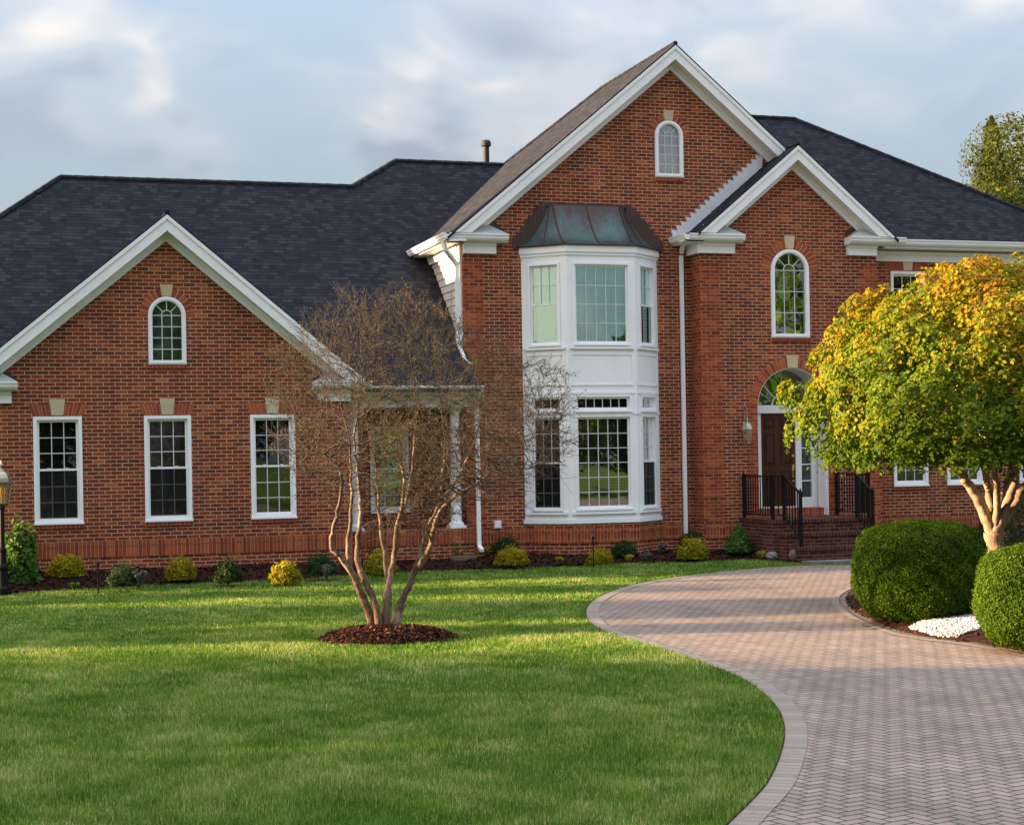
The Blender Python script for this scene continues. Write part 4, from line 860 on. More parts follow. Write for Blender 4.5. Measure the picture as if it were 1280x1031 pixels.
# copper roof with concave flare and standing seams
def copper():
    mb = MB(); K = 9; ow = 0.07
    bot = [(BP[0][0] - 0.10, MF), (BP[1][0] - 0.035, BP[1][1] - ow), (BP[2][0] + 0.035, BP[2][1] - ow), (BP[3][0] + 0.10, MF)]
    top = [(10.62, MF), (10.74, MF - 0.06), (12.16, MF - 0.06), (12.28, MF)]
    def pr(i, t, s=0.0):
        w = t ** 0.62          # concave: steep near the wall, flaring to the eave
        b, a = np.array(bot[i]), np.array(top[i]); xy = b + (a - b) * (1 - (1 - t) ** 1.7) if False else b + (a - b) * (t ** 0.75)
        return np.array((xy[0], xy[1], 6.185 + (7.03 - 6.185) * (t ** 1.35)))
    for i in range(3):
        ns = 6
        for k in range(K):
            for q in range(ns):
                def pp(a, t): return pr(i, t) * (1 - a) + pr(i + 1, t) * a
                mb.add([pp(q / ns, k / K), pp((q + 1) / ns, k / K), pp((q + 1) / ns, (k + 1) / K), pp(q / ns, (k + 1) / K)], [(0, 1, 2, 3)])
    o = part(mb, 'bay_copper_roof', M['copper'], smooth=True)
    se = MB()
    def seam(f, r=0.012): se.tube([f(k / K) for k in range(K + 1)], r, 6)
    up = np.array((0, -0.006, 0.006))
    seam(lambda t: pr(1, t) + up, 0.016); seam(lambda t: pr(2, t) + up, 0.016)
    seam(lambda t: (pr(0, t) + pr(1, t)) / 2 + up); seam(lambda t: (pr(2, t) + pr(3, t)) / 2 + up)
    seam(lambda t: pr(1, t) * 0.5 + pr(2, t) * 0.5 + up)
    for i in range(3): se.tube([pr(i, 0) + np.array((0, 0, -.004)), pr(i + 1, 0) + np.array((0, 0, -.004))], 0.018, 6)
    se.build('standing_seam', M['flash_dark'], o)
    fl = MB(); fl.fbox(fM, 10.58, 12.32, 7.0, 7.07, 0.002, 0.05)
    for s, x0, x1 in ((1, 9.93, 10.60), (-1, 13.09, 12.30)):
        n = 8
        for k in range(n):
            a = x0 + (x1 - x0) * k / n; b = x0 + (x1 - x0) * (k + 1) / n; t = (k + 0.5) / n
            zt = 6.20 + 0.87 * min(1, (t * 1.0) ** 0.9) + 0.10; fl.fbox(fM, min(a, b) - .004, max(a, b) + .004, 6.15, min(zt, 7.066 + .0005 * k), 0.002, 0.02 + 0.004 * k)
    fl.build('step_flashing', M['flash_dark'], o)
copper()

# --- front door in its arched recess
DY = 31.29; fD = FY(DY); C0 = 15.67
mb = MB(); mb.outline(fD, rect(14.86, 16.47, 0.95, 3.03), [rect(15.19, 15.97, 0.98, 2.89), rect(16.10, 16.33, 1.16, 2.85), rect(14.92, 15.10, 1.16, 2.85)], -0.09, 0.0); mb.fbox(fD, 14.86, 16.47, 2.90, 3.04, 0.001, 0.05)
mb.outline(fD, arch(14.86, 16.48, 3.035, 3.845, 32), [arch(14.92, 16.42, 3.06, 3.785, 32)], -0.08, 0.01)
dfo = part(mb, 'door_surround', M['white'])
mb = MB(); mb.fbox(fD, 15.20, 15.96, 0.985, 2.885, -0.06, -0.03)
for u0, u1 in ((15.27, 15.52), (15.64, 15.89)):
    for z0, z1 in ((1.08, 1.72), (1.84, 2.48), (2.58, 2.80)):
        for a, b, c_, d_ in ((u0, u1, z1 - .022, z1), (u0, u1, z0, z0 + .022), (u0, u0 + .022, z0 + .022, z1 - .022), (u1 - .022, u1, z0 + .022, z1 - .022)): mb.fbox(fD, a, b, c_, d_, -0.0301, -0.014)
        mb.hexa([fD.P(u0 + .05, z0 + .05, -.012), fD.P(u1 - .05, z0 + .05, -.012), fD.P(u1 - .03, z0 + .03, -.0299), fD.P(u0 + .03, z0 + .03, -.0299)], [fD.P(u0 + .05, z1 - .05, -.012), fD.P(u1 - .05, z1 - .05, -.012), fD.P(u1 - .03, z1 - .03, -.0299), fD.P(u0 + .03, z1 - .03, -.0299)])
door = part(mb, 'front_door', M['door'])
mb = MB(); x = 15.905
mb.tube([fD.P(x, 2.02, -0.03), fD.P(x, 2.02, 0.0)], [0.035, 0.03], 14); mb.fbox(fD, x - .022, x + .022, 1.58, 1.86, -0.031, -0.022)
mb.tube([fD.P(x, 1.86, -0.025), fD.P(x, 1.84, 0.02), fD.P(x, 1.74, 0.028), fD.P(x, 1.62, 0.0)], 0.012, 8); mb.tube([fD.P(x, 1.50, -0.03), fD.P(x, 1.50, 0.0)], [0.03, 0.025], 12)
mb.build('door_handle', M['brass'], door)
pts = arch(14.92, 16.42, 3.06, 3.785, 32); MB().add([fD.P(u, z, -0.03) for u, z in pts], [tuple(range(len(pts)))]).build('fanlight_pane', M['glass_coated'], dfo)
mu = MB()
for k in range(14):
    a, b = math.pi * k / 14, math.pi * (k + 1) / 14
    mu.fpoly(fD, [(C0 + q * math.cos(t), 3.06 + q * math.sin(t)) for q, t in ((0.20, a), (0.222, a), (0.222, b), (0.20, b))], -0.028, -0.01)
for a in (0.25, 0.5, 0.75):
    ca, sa = math.cos(a * math.pi), math.sin(a * math.pi); mu.bar(fD.P(C0 + 0.22 * ca, 3.06 + 0.22 * sa, -0.018), fD.P(C0 + 0.73 * ca, 3.06 + 0.73 * sa, -0.018), 0.016, 0.016)
mu.build('fanlight_muntins', M['vinyl'], dfo)
for u0, u1 in ((16.10, 16.33), (14.92, 15.10)):
    mu = MB()
    for k in range(1, 5): z = 1.16 + (2.85 - 1.16) * k / 5; mu.fbox(fD, u0, u1, z - .011, z + .011, -0.05, -0.015)
    mu.build('sidelight_muntins', M['vinyl'], dfo)

for u0, u1 in ((16.10, 16.33), (14.92, 15.10)): MB().add([fD.P(u0, 1.16, -.045), fD.P(u1, 1.16, -.045), fD.P(u1, 2.85, -.045), fD.P(u0, 2.85, -.045)], [(0, 1, 2, 3)]).build('sidelight_pane', M['glass'], dfo)
MB().fbox(fD, 16.08, 16.35, 1.1, 2.88, -0.13, -0.12).build('sidelight_curtain', M['shade_grey'], dfo)
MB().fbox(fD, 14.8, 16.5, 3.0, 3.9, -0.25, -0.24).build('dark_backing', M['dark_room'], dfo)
# white panelled reveal on the right, white vaulted soffit
mb = MB(); mb.box(16.44, 16.462, EN + 0.02, DY - 0.052, 0.80, 3.02)
for z0, z1 in ((0.95, 1.85), (2.0, 2.9)):
    for a, b, c_, d_ in ((EN + .06, DY - .1, z1 - .03, z1), (EN + .06, DY - .1, z0, z0 + .03), (EN + .06, EN + .09, z0 + .03, z1 - .03), (DY - .13, DY - .1, z0 + .03, z1 - .03)): mb.box(16.43, 16.4401, a, b, c_, d_)
rev = part(mb, 'recess_side_panel', M['white']); MB().box(16.425, 16.4395, DY - 0.10, DY - 0.06, 2.12, 2.22).build('doorbell', M['iron'], rev)
mb = MB(); N = 28
for k in range(N):
    a, b = math.pi * k / N, math.pi * (k + 1) / N; q = [(C0 + r * math.cos(t), 3.02 + r * math.sin(t)) for r, t in ((0.765, a), (0.788, a), (0.788, b), (0.765, b))]
    mb.fpoly(FY(EN + 0.02), q, -(DY - EN - 0.035), 0.0)
part(mb, 'recess_vault', M['trim'])
part(MB().box(14.88, 16.46, 30.98, DY + 0.1, 0.78, 0.945), 'door_step', M['brick_nosing'], label=None) if False else part(MB().box(14.88, 16.44, 31.0, DY - 0.002, 0.78, 0.945), 'door_step', M['brick_soldier'])

# --- entrance steps with iron railings
mb = MB(); mb.box(14.48, 16.64, 29.40, EN, -0.1, 0.72); mb.box(14.62, 16.50, 29.08, 29.40, -0.1, 0.47); mb.box(14.66, 16.50, 28.74, 29.08, -0.1, 0.22); mb.box(14.66, 16.5, 28.45, 28.74, -0.1, 0.03)
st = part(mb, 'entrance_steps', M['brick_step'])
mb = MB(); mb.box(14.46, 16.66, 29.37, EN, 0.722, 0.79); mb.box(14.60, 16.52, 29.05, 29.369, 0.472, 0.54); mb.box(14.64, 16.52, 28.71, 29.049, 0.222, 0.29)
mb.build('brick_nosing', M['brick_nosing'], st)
def railing(label, x_out, x_in, y_w, y_f, x_low, y_low):
    z0, zt, zl0, zlt = 0.79, 1.66, 0.29, 1.33
    o = empty('porch_railing', (x_in, y_f, 0.79), label, 'railing', 'iron railings of the entrance steps')
    posts = [(x_out, y_w, z0, zt), (x_out, y_f, z0, zt), (x_in, y_f, z0, zt), (x_low, y_low, zl0, zlt)]
    for x, y, a, b in posts:
        po = MB(); po.box(x - .026, x + .026, y - .026, y + .026, a, b); po.hexa([(x - .034, y - .034, b), (x + .034, y - .034, b), (x + .034, y + .034, b), (x - .034, y + .034, b)], [(x - .012, y - .012, b + .03), (x + .012, y - .012, b + .03), (x + .012, y + .012, b + .03), (x - .012, y + .012, b + .03)]); po.lathe(x, y, [(0.012, b + .03), (0.02, b + .045), (0.012, b + .065), (0.002, b + .07)], 8)
        po.build('post', M['iron'], o)
    for (p, q), sl in (((posts[0], posts[1]), 0), ((posts[1], posts[2]), 0), ((posts[2], posts[3]), 1)):
        ba = MB()
        a = Vector(p[:2] + (0,)); b = Vector(q[:2] + (0,)); L = (b - a).length; za, zb = p[3] - 0.02, q[3] - 0.03 ; ba_, bb_ = p[2] + 0.09, q[2] + 0.09
        MB().bar((a.x, a.y, za), (b.x, b.y, zb), 0.042, 0.028).build('top_rail', M['iron'], o); MB().bar((a.x, a.y, ba_), (b.x, b.y, bb_), 0.03, 0.022).build('bottom_rail', M['iron'], o)
        n = max(2, int(round(L / 0.11)))
        for k in range(1, n): t = k / n; c = a.lerp(b, t); MB().box(c.x - .009, c.x + .009, c.y - .009, c.y + .009, ba_ + (bb_ - ba_) * t, za + (zb - za) * t).build('baluster', M['iron'], o)
railing('black iron railing on the left of the entrance steps, in front of the door', 14.52, 14.76, 30.74, 29.45, 14.78, 28.80); railing('black iron railing on the right of the entrance steps, behind the boxwood', 16.60, 16.33, 30.74, 29.45, 16.32, 28.80)
# --- wall lantern and outlet box
def lantern(mbs, x, y, z0, h, r):
    fr_, gl = mbs; n = 6
    for k in range(n):
        a = 2 * math.pi * k / n; b = 2 * math.pi * (k + 1) / n
        A = lambda rr, t, z: (x + rr * math.cos(t), y + rr * math.sin(t), z)
        gl.add([A(r * .62, a, z0), A(r * .62, b, z0), A(r, b, z0 + h), A(r, a, z0 + h)], [(0, 1, 2, 3)]); fr_.tube([A(r * .62, a, z0), A(r, a, z0 + h)], 0.008, 5)
    fr_.lathe(x, y, [(r * .66, z0 - .03), (r * .68, z0), (r * .3, z0 + .005)], n); fr_.lathe(x, y, [(r * 1.12, z0 + h), (r * 1.08, z0 + h + .02), (r * .85, z0 + h + .08), (r * .62, z0 + h + .13), (r * .3, z0 + h + .15), (r * .16, z0 + h + .17), (r * .22, z0 + h + .20), (r * .1, z0 + h + .23), (0.004, z0 + h + .25)], n)
fr_, gl = MB(), MB(); lx, ly = 14.575, EN - 0.16
lantern((fr_, gl), lx, ly, 2.30, 0.26, 0.105); fr_.tube([(lx, EN - .005, 2.62), (lx, EN - .03, 2.95), (lx, EN - .08, 3.02), (lx, ly, 2.98), (lx, ly, 2.78)], 0.011, 8); fr_.lathe(lx, EN - .012, [(0.04, 2.52), (0.045, 2.6), (0.03, 2.72)], 10)
wl = part(fr_, 'wall_lantern', M['pewter']); gl.build('lantern_pane', M['lantern_glass'], wl)
part(MB().fbox(fM, 9.44, 9.58, 0.71, 0.86, 0.001, 0.06).fbox(fM, 9.455, 9.565, 0.725, 0.845, 0.06, 0.075), 'outlet_box', M['white'])

# ------------------------------------------------------------------ lamp post
lp = on_z(4, 744); lpx, lpy = lp[0], lp[1]
lamp = empty('lamp_post', (lpx, lpy, 0), 'black garden lamp post with a pewter glass lantern at the left of the lawn', 'lamp post')
mb = MB(); mb.lathe(lpx, lpy, [(0.105, -0.02), (0.105, 0.12), (0.085, 0.16), (0.075, 0.40), (0.088, 0.44), (0.088, 0.48), (0.062, 0.52), (0.055, 0.70), (0.064, 0.72), (0.064, 0.75), (0.040, 0.78), (0.036, 1.38), (0.05, 1.40), (0.05, 1.44)], 18); mb.build('post', M['iron'], lamp, smooth=False)
fr_, gl = MB(), MB(); n = 4; zb = 1.49; h = 0.34; r = 0.185
for k in range(n):
    a = 2 * math.pi * k / n + 0.6; b = a + math.pi / 2; A = lambda rr, t, z: (lpx + rr * math.cos(t), lpy + rr * math.sin(t), z)
    gl.add([A(r * .72, a, zb), A(r * .72, b, zb), A(r, b, zb + h), A(r, a, zb + h)], [(0, 1, 2, 3)]); fr_.tube([A(r * .72, a, zb), A(r, a, zb + h)], 0.011, 6)
    fr_.bar(A(r * .72, a, zb), A(r * .72, b, zb), 0.02, 0.02); fr_.bar(A(r, a, zb + h), A(r, b, zb + h), 0.03, 0.025)
    prof = [(r * 1.05, zb + h), (r * 1.0, zb + h + .06), (r * .82, zb + h + .12), (r * .5, zb + h + .165), (r * .25, zb + h + .18)]
    for (r0, z0), (r1, z1) in zip(prof[:-1], prof[1:]): fr_.add([A(r0, a, z0), A(r0, b, z0), A(r1, b, z1), A(r1, a, z1)], [(0, 1, 2, 3)])
fr_.lathe(lpx, lpy, [(0.06, 1.43), (0.10, 1.46), (r * .7, 1.485), (0.02, 1.488)], 12); fr_.lathe(lpx, lpy, [(r * .28, zb + h + .175), (r * .2, zb + h + .21), (r * .13, zb + h + .22), (r * .16, zb + h + .25), (r * .24, zb + h + .27), (r * .16, zb + h + .30), (r * .06, zb + h + .31), (0.006, zb + h + .345)], 12)
lh = fr_.build('lantern', M['pewter'], lamp); gl.build('lantern_pane', M['lantern_glass'], lh)
mb = MB()
for dx, dy in ((0.035, 0.0), (-0.035, 0.01), (0.0, -0.035)): mb.lathe(lpx + dx, lpy + dy, [(0.012, zb), (0.012, zb + .12), (0.02, zb + .14), (0.026, zb + .19), (0.015, zb + .24), (0.003, zb + .27)], 10)
M['bulb'] = paint('amber_bulb', (0.34, 0.27, 0.15), 0.2, 0.5); mb.build('bulb', M['bulb'], lh)

# ------------------------------------------------------------------ vegetation helpers
def tube_net(nodes, par, radii, sides, tint=None):
    """one tube per parent-child segment, joined at shared rings (nodes arrays)"""
    nodes = np.asarray(nodes); par = np.asarray(par); idx = np.where(par >= 0)[0]; a = nodes[par[idx]]; b = nodes[idx]; d = unit(b - a)
    gp = par[par[idx]]; dprev = np.where((gp >= 0)[:, None], unit(a - nodes[np.maximum(gp, 0)]), d); da = unit(d + dprev)
    ref = np.tile(np.array((0.35, 0.9, 0.22)), (len(idx), 1)); 
    def fr(dd): x = unit(np.cross(dd, ref)); return x, np.cross(dd, x)
    xa, ya = fr(da); xb, yb = fr(d); rb = radii[idx][:, None]; ra = np.minimum(radii[par[idx]], radii[idx] * 1.35)[:, None]
    V = []
    for k in range(sides):
        t = 2 * math.pi * k / sides; V.append(a + (xa * math.cos(t) + ya * math.sin(t)) * ra)
    for k in range(sides):
        t = 2 * math.pi * k / sides; V.append(b + d * rb * 0.3 + (xb * math.cos(t) + yb * math.sin(t)) * rb)
    V = np.stack(V, 1).reshape(-1, 3); i = np.arange(len(idx))[:, None] * (2 * sides)
    F = np.concatenate([i + np.array([[k, (k + 1) % sides, sides + (k + 1) % sides, sides + k]]) for k in range(sides)])
    return V, F
def colonize(nodes, par, pts, step, di, dk, iters, rs, bias=(0, 0, 0.15)):
    from mathutils.kdtree import KDTree
    nodes = [np.array(n, float) for n in nodes]; par = list(par); alive = np.ones(len(pts), bool); bias = np.array(bias)
    near = np.full(len(pts), -1); nd = np.full(len(pts), 1e9)
    N = np.array(nodes)
    for c0 in range(0, len(pts), 400):
        D = np.linalg.norm(pts[c0:c0 + 400, None] - N[None], axis=2); near[c0:c0 + 400] = D.argmin(1); nd[c0:c0 + 400] = D.min(1)
    for it in range(iters):
        act = alive & (nd < di)
        if not act.any(): break
        acc = {}
        for q in np.where(act)[0]: acc.setdefault(int(near[q]), []).append(q)
        new = []
        for n, qs in acc.items():
            v = unit(pts[qs] - nodes[n]).sum(0); v = v / (np.linalg.norm(v) + 1e-9) + bias + rs.normal(size=3) * 0.18; v /= np.linalg.norm(v) + 1e-9
            new.append((nodes[n] + v * step, n))
        o = len(nodes)
        for p, n in new: nodes.append(p); par.append(n)
        NN = np.array([p for p, _ in new]); al = np.where(alive)[0]
        for c0 in range(0, len(al), 600):
            s = al[c0:c0 + 600]; D = np.linalg.norm(pts[s][:, None] - NN[None], axis=2); k = D.argmin(1); dm = D.min(1); better = dm < nd[s]
            near[s] = np.where(better, k + o, near[s]); nd[s] = np.where(better, dm, nd[s])
        alive &= nd > dk
    return np.array(nodes), np.array(par)
def pipe_radii(par, tip, power=2.3, cap=None):
    n = len(par); acc = np.zeros(n); 
    for i in range(n - 1, -1, -1):
        if acc[i] == 0: acc[i] = tip ** power
        if par[i] >= 0: acc[par[i]] += acc[i]
    r = acc ** (1 / power); return np.minimum(r, cap) if cap is not None else r

# --- bare multi-stemmed tree (crape myrtle) in the mulch ring
def myrtle():
    rs = np.random.RandomState(31); dep = float(rc[0] * sH + rc[1] * cH) + 0.12
    def W(x, y, dz): return at_depth(x, y, dep + dz)
    stems = [  # photo-traced centre lines, each given its own depth so that the stems fan out in all directions
        ([(470, 795, 0.02), (462, 768, 0.0), (450, 738, -0.08), (438, 712, -0.14), (424, 694, -0.2), (413, 680, -0.25), (417, 660, -0.28), (424, 630, -0.32), (427, 592, -0.4), (412, 572, -0.5), (385, 560, -0.6)], 0.062, 0.022, None),
        ([(438, 712, -0.14), (435, 682, -0.1), (439, 640, 0.0), (439, 590, 0.1), (436, 545, 0.2), (425, 500, 0.3)], 0.036, 0.018, 0),
        ([(477, 795, -0.05), (470, 760, -0.06), (458, 728, -0.04), (447, 704, 0.02), (448, 670, 0.08), (451, 640, 0.1), (449, 600, 0.12), (443, 555, 0.18), (447, 510, 0.25), (455, 460, 0.3)], 0.055, 0.020, None),
        ([(484, 795, 0.0), (482, 760, 0.05), (488, 720, 0.12), (494, 685, 0.2), (498, 650, 0.25), (505, 612, 0.3), (503, 585, 0.32), (485, 565, 0.3), (474, 552, 0.3)], 0.056, 0.020, None),
        ([(498, 650, 0.25), (512, 610, 0.45), (517, 560, 0.6), (520, 500, 0.7), (512, 440, 0.75)], 0.034, 0.014, 3),
        ([(492, 795, 0.06), (498, 765, 0.1), (507, 740, 0.14), (520, 712, 0.2), (528, 680, 0.24), (537, 655, 0.26), (548, 630, 0.2), (553, 600, 0.1), (556, 560, 0.0), (552, 510, -0.1), (545, 460, -0.15)], 0.058, 0.018, None),
        ([(520, 712, 0.2), (536, 688, 0.1), (541, 665, 0.0), (548, 642, -0.1), (572, 617, -0.25), (596, 604, -0.35), (618, 585, -0.4), (640, 562, -0.5), (668, 545, -0.6)], 0.042, 0.015, 5),
        ([(548, 630, 0.2), (570, 600, 0.4), (590, 560, 0.6), (605, 510, 0.75)], 0.03, 0.014, 5),
        ([(484, 790, 0.1), (486, 745, 0.2), (480, 690, 0.45), (474, 640, 0.7), (470, 590, 0.95), (460, 540, 1.1)], 0.045, 0.018, None)]
    nodes = []; par = []; rad0 = []
    ends = {}
    for si, (pp, r0, r1, att) in enumerate(stems):
        P = smooth_path([W(*q) for q in pp], 4)
        for k, p in enumerate(P):
            p = p + rs.normal(size=3) * 0.006
            if k == 0 and att is not None:
                base = min(range(len(nodes)), key=lambda i: np.linalg.norm(nodes[i] - p)); prev = base; continue
            nodes.append(p); par.append(prev if k > 0 else -1); prev = len(nodes) - 1
            rad0.append(r0 + (r1 * 0.30 - r0) * (k / (len(P) - 1)) ** 0.60)
    rad0 = np.array(rad0); n0 = len(nodes)
    # crown volume: traced outline given real depth
    out = [(340, 490), (352, 440), (372, 405), (405, 385), (432, 366), (470, 372), (500, 362), (530, 380), (565, 395), (595, 420), (625, 440), (660, 455), (690, 468), (712, 505), (714, 545), (690, 566), (655, 580), (610, 604), (575, 590), (540, 575), (500, 590), (455, 610), (415, 590), (375, 578), (345, 550)]
    poly = [np.array(p, float) for p in out]; pts = []
    lo, hi = np.min(poly, 0), np.max(poly, 0); cx, cy = 520, 520
    tips = [(338, 486), (348, 440), (372, 404), (404, 384), (430, 357), (452, 372), (474, 364), (503, 356), (524, 374), (548, 372), (572, 398), (602, 412), (630, 432), (662, 450), (695, 462), (714, 500), (720, 545), (690, 568), (655, 584), (612, 606), (345, 548), (372, 580), (412, 596), (455, 606), (500, 592), (540, 580), (575, 592), (390, 440), (430, 420), (470, 420), (510, 420), (550, 430), (590, 450), (630, 480), (660, 510), (400, 490), (440, 470), (480, 480), (520, 480), (560, 490), (600, 510), (640, 540), (380, 530), (420, 540), (460, 530), (500, 530), (540, 530), (580, 540), (610, 560)]
    for ti, (tx, ty) in enumerate(tips * 2):
        if ty < 420: ty += 10
        v = np.array((tx - 505, ty - 640.0)); L = np.linalg.norm(v); v /= L; q = rs.uniform(-1, 1); edge = ti % len(tips) < 27
        dz = q * (0.5 if edge else 1.5); nn = 76
        u = rs.uniform(0, 1, nn) ** 0.8; base = np.array((tx, ty)) - v * 75 * (1 - u)[:, None]; spread = (1.0 - u) * 20 + 6
        c = base + rs.normal(size=(nn, 2)) * spread[:, None] * np.array((1.0, 0.8))
        for (x, y), k in zip(c, u): pts.append(W(x, y, dz + rs.normal() * 0.16))
    pts = np.array(pts)
    st = [i for i in range(n0)]
    N, Pn = colonize(nodes, par, pts, 0.05, 0.9, 0.07, 70, rs, (0, 0, 0.12))
    rr = pipe_radii(Pn, 0.0034, 2.3); r = rr.copy(); r[:n0] = np.maximum(rad0, np.minimum(rr[:n0], rad0 * 1.1))
    for i in range(n0, len(N)): r[i] = min(r[i], r[Pn[i]] * 0.92)
    r = np.maximum(r, 0.0022)
    print('myrtle nodes', len(N))
    root = empty('crape_myrtle', tuple(rc[:2]) + (0.0,), 'bare multi-stemmed tree with fine brown twigs in a mulch ring on the lawn', 'tree')
    thick = np.where(r > 0.012)[0]; keep = r > 0.012; pk = np.where(keep, Pn, -1)
    V, F = tube_net(N, np.where(keep, Pn, -1), r, 9)
    parent_to(link('trunk', np_mesh('trunk', V, F, M['bark_myrtle'], smooth=True)), root)
    V, F = tube_net(N, np.where(~keep, Pn, -1), r, 4)
    # fine side twigs
    thin = np.where((r < 0.005) & (Pn >= 0))[0]; sel = rs.choice(thin, min(24000, len(thin)), replace=len(thin) < 24000); dv = unit(N[sel] - N[Pn[sel]]); td = unit(dv + rnd_dir(len(sel), rs) * 0.75 + np.array((0, 0, 0.25))); ln = rs.uniform(0.06, 0.26, (len(sel), 1))
    tn = np.concatenate([N[sel], N[sel] + td * ln]); tp = np.concatenate([np.full(len(sel), -1), np.arange(len(sel))]); tv, tf = tube_net(tn, tp, np.concatenate([np.full(len(sel), 0.0024), np.full(len(sel), 0.0015)]), 3)
    parent_to(link('branches', np_mesh('branches', V, F, M['twig'])), root)
    parent_to(link('twigs', np_mesh('twigs', tv, tf, M['twig'])), root)
    tips = N[sel] + td * ln; k = rs.choice(len(tips), 27000); bp = tips[k] - td[k] * ln[k] * rs.uniform(0, 0.7, (len(k), 1)) + rs.normal(size=(len(k), 3)) * 0.008
    v, f, t = leaves(bp, rnd_dir(len(bp), rs), rs.uniform(0.011, 0.024, len(bp)), rs.uniform(0, 1, len(bp)), rs, 0.6)
    parent_to(link('buds', np_mesh('buds', v, f, M['bud'], t)), root)
myrtle()

# --- clipped round shrubs (boxwood drums) on the island
def drum(name, c, rx, rz0, rz1, n, m, label, rs, expo=3.2, leaf=0.024, group=None, cat='hedge', core=True):
    """rounded drum of small leaves round a twiggy core"""
    def shape(d, k=1.0):
        d = unit(d); s = (np.abs(d[:, 0]) ** 2 + np.abs(d[:, 1]) ** 2) ** (expo / 2) + np.abs(d[:, 2]) ** expo
        return d / (s ** (1 / expo))[:, None]
    H = (rz1 - rz0) / 2; zc = (rz1 + rz0) / 2
    d = rnd_dir(n, rs); q = shape(d); lump = 1 + 0.026 * np.sin(q[:, 0] * 7 + 1) * np.sin(q[:, 2] * 6 + q[:, 1] * 5) + 0.016 * np.sin(q[:, 0] * 17 + q[:, 2] * 13) * np.sin(q[:, 1] * 15) + 0.012 * np.sin(q[:, 0] * 37 + q[:, 1] * 29) * np.sin(q[:, 2] * 33)
    depth = 1 - np.abs(rs.normal(size=n)) * 0.045 + np.where(rs.uniform(size=n) < 0.05, rs.uniform(0, 0.05, n), 0)
    P = q * np.array((rx, rx, H)) * (lump * depth)[:, None]; nn = unit(q ** 3 * np.array((1 / rx, 1 / rx, 1 / H)) + rs.normal(size=(n, 3)) * 0.55)
    t = np.clip(rs.beta(2, 2.4, n) * 0.8 + 0.22 * (lump - 1) / 0.03 * 0.5 + np.where(q[:, 2] > 0.75, 0.15, 0), 0, 1)
    v, f, tt = leaves(P, nn, rs.uniform(0.7, 1.3, n) * leaf, t, rs, 0.62)
    root = empty(name, (c[0], c[1], 0), label, cat, group)
    link('foliage', np_mesh('foliage', v + np.array((0, 0, zc)), f, m, tt), root)
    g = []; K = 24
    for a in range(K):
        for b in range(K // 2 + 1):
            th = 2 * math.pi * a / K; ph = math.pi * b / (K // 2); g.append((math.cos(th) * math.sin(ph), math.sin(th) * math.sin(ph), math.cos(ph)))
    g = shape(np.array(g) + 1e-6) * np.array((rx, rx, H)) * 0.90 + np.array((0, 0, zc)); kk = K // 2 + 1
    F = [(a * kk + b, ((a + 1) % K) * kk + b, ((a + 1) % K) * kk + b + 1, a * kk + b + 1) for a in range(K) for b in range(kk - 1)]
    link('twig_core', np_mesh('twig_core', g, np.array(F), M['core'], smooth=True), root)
    return root
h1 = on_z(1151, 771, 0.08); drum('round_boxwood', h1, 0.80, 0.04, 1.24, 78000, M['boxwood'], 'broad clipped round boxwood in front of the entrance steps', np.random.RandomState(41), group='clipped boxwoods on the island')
h2 = on_z(1297, 804, 0.08); drum('round_boxwood', h2, 0.62, 0.04, 1.10, 62000, M['boxwood'], 'clipped round boxwood cut off by the right edge of the photo', np.random.RandomState(42), group='clipped boxwoods on the island')

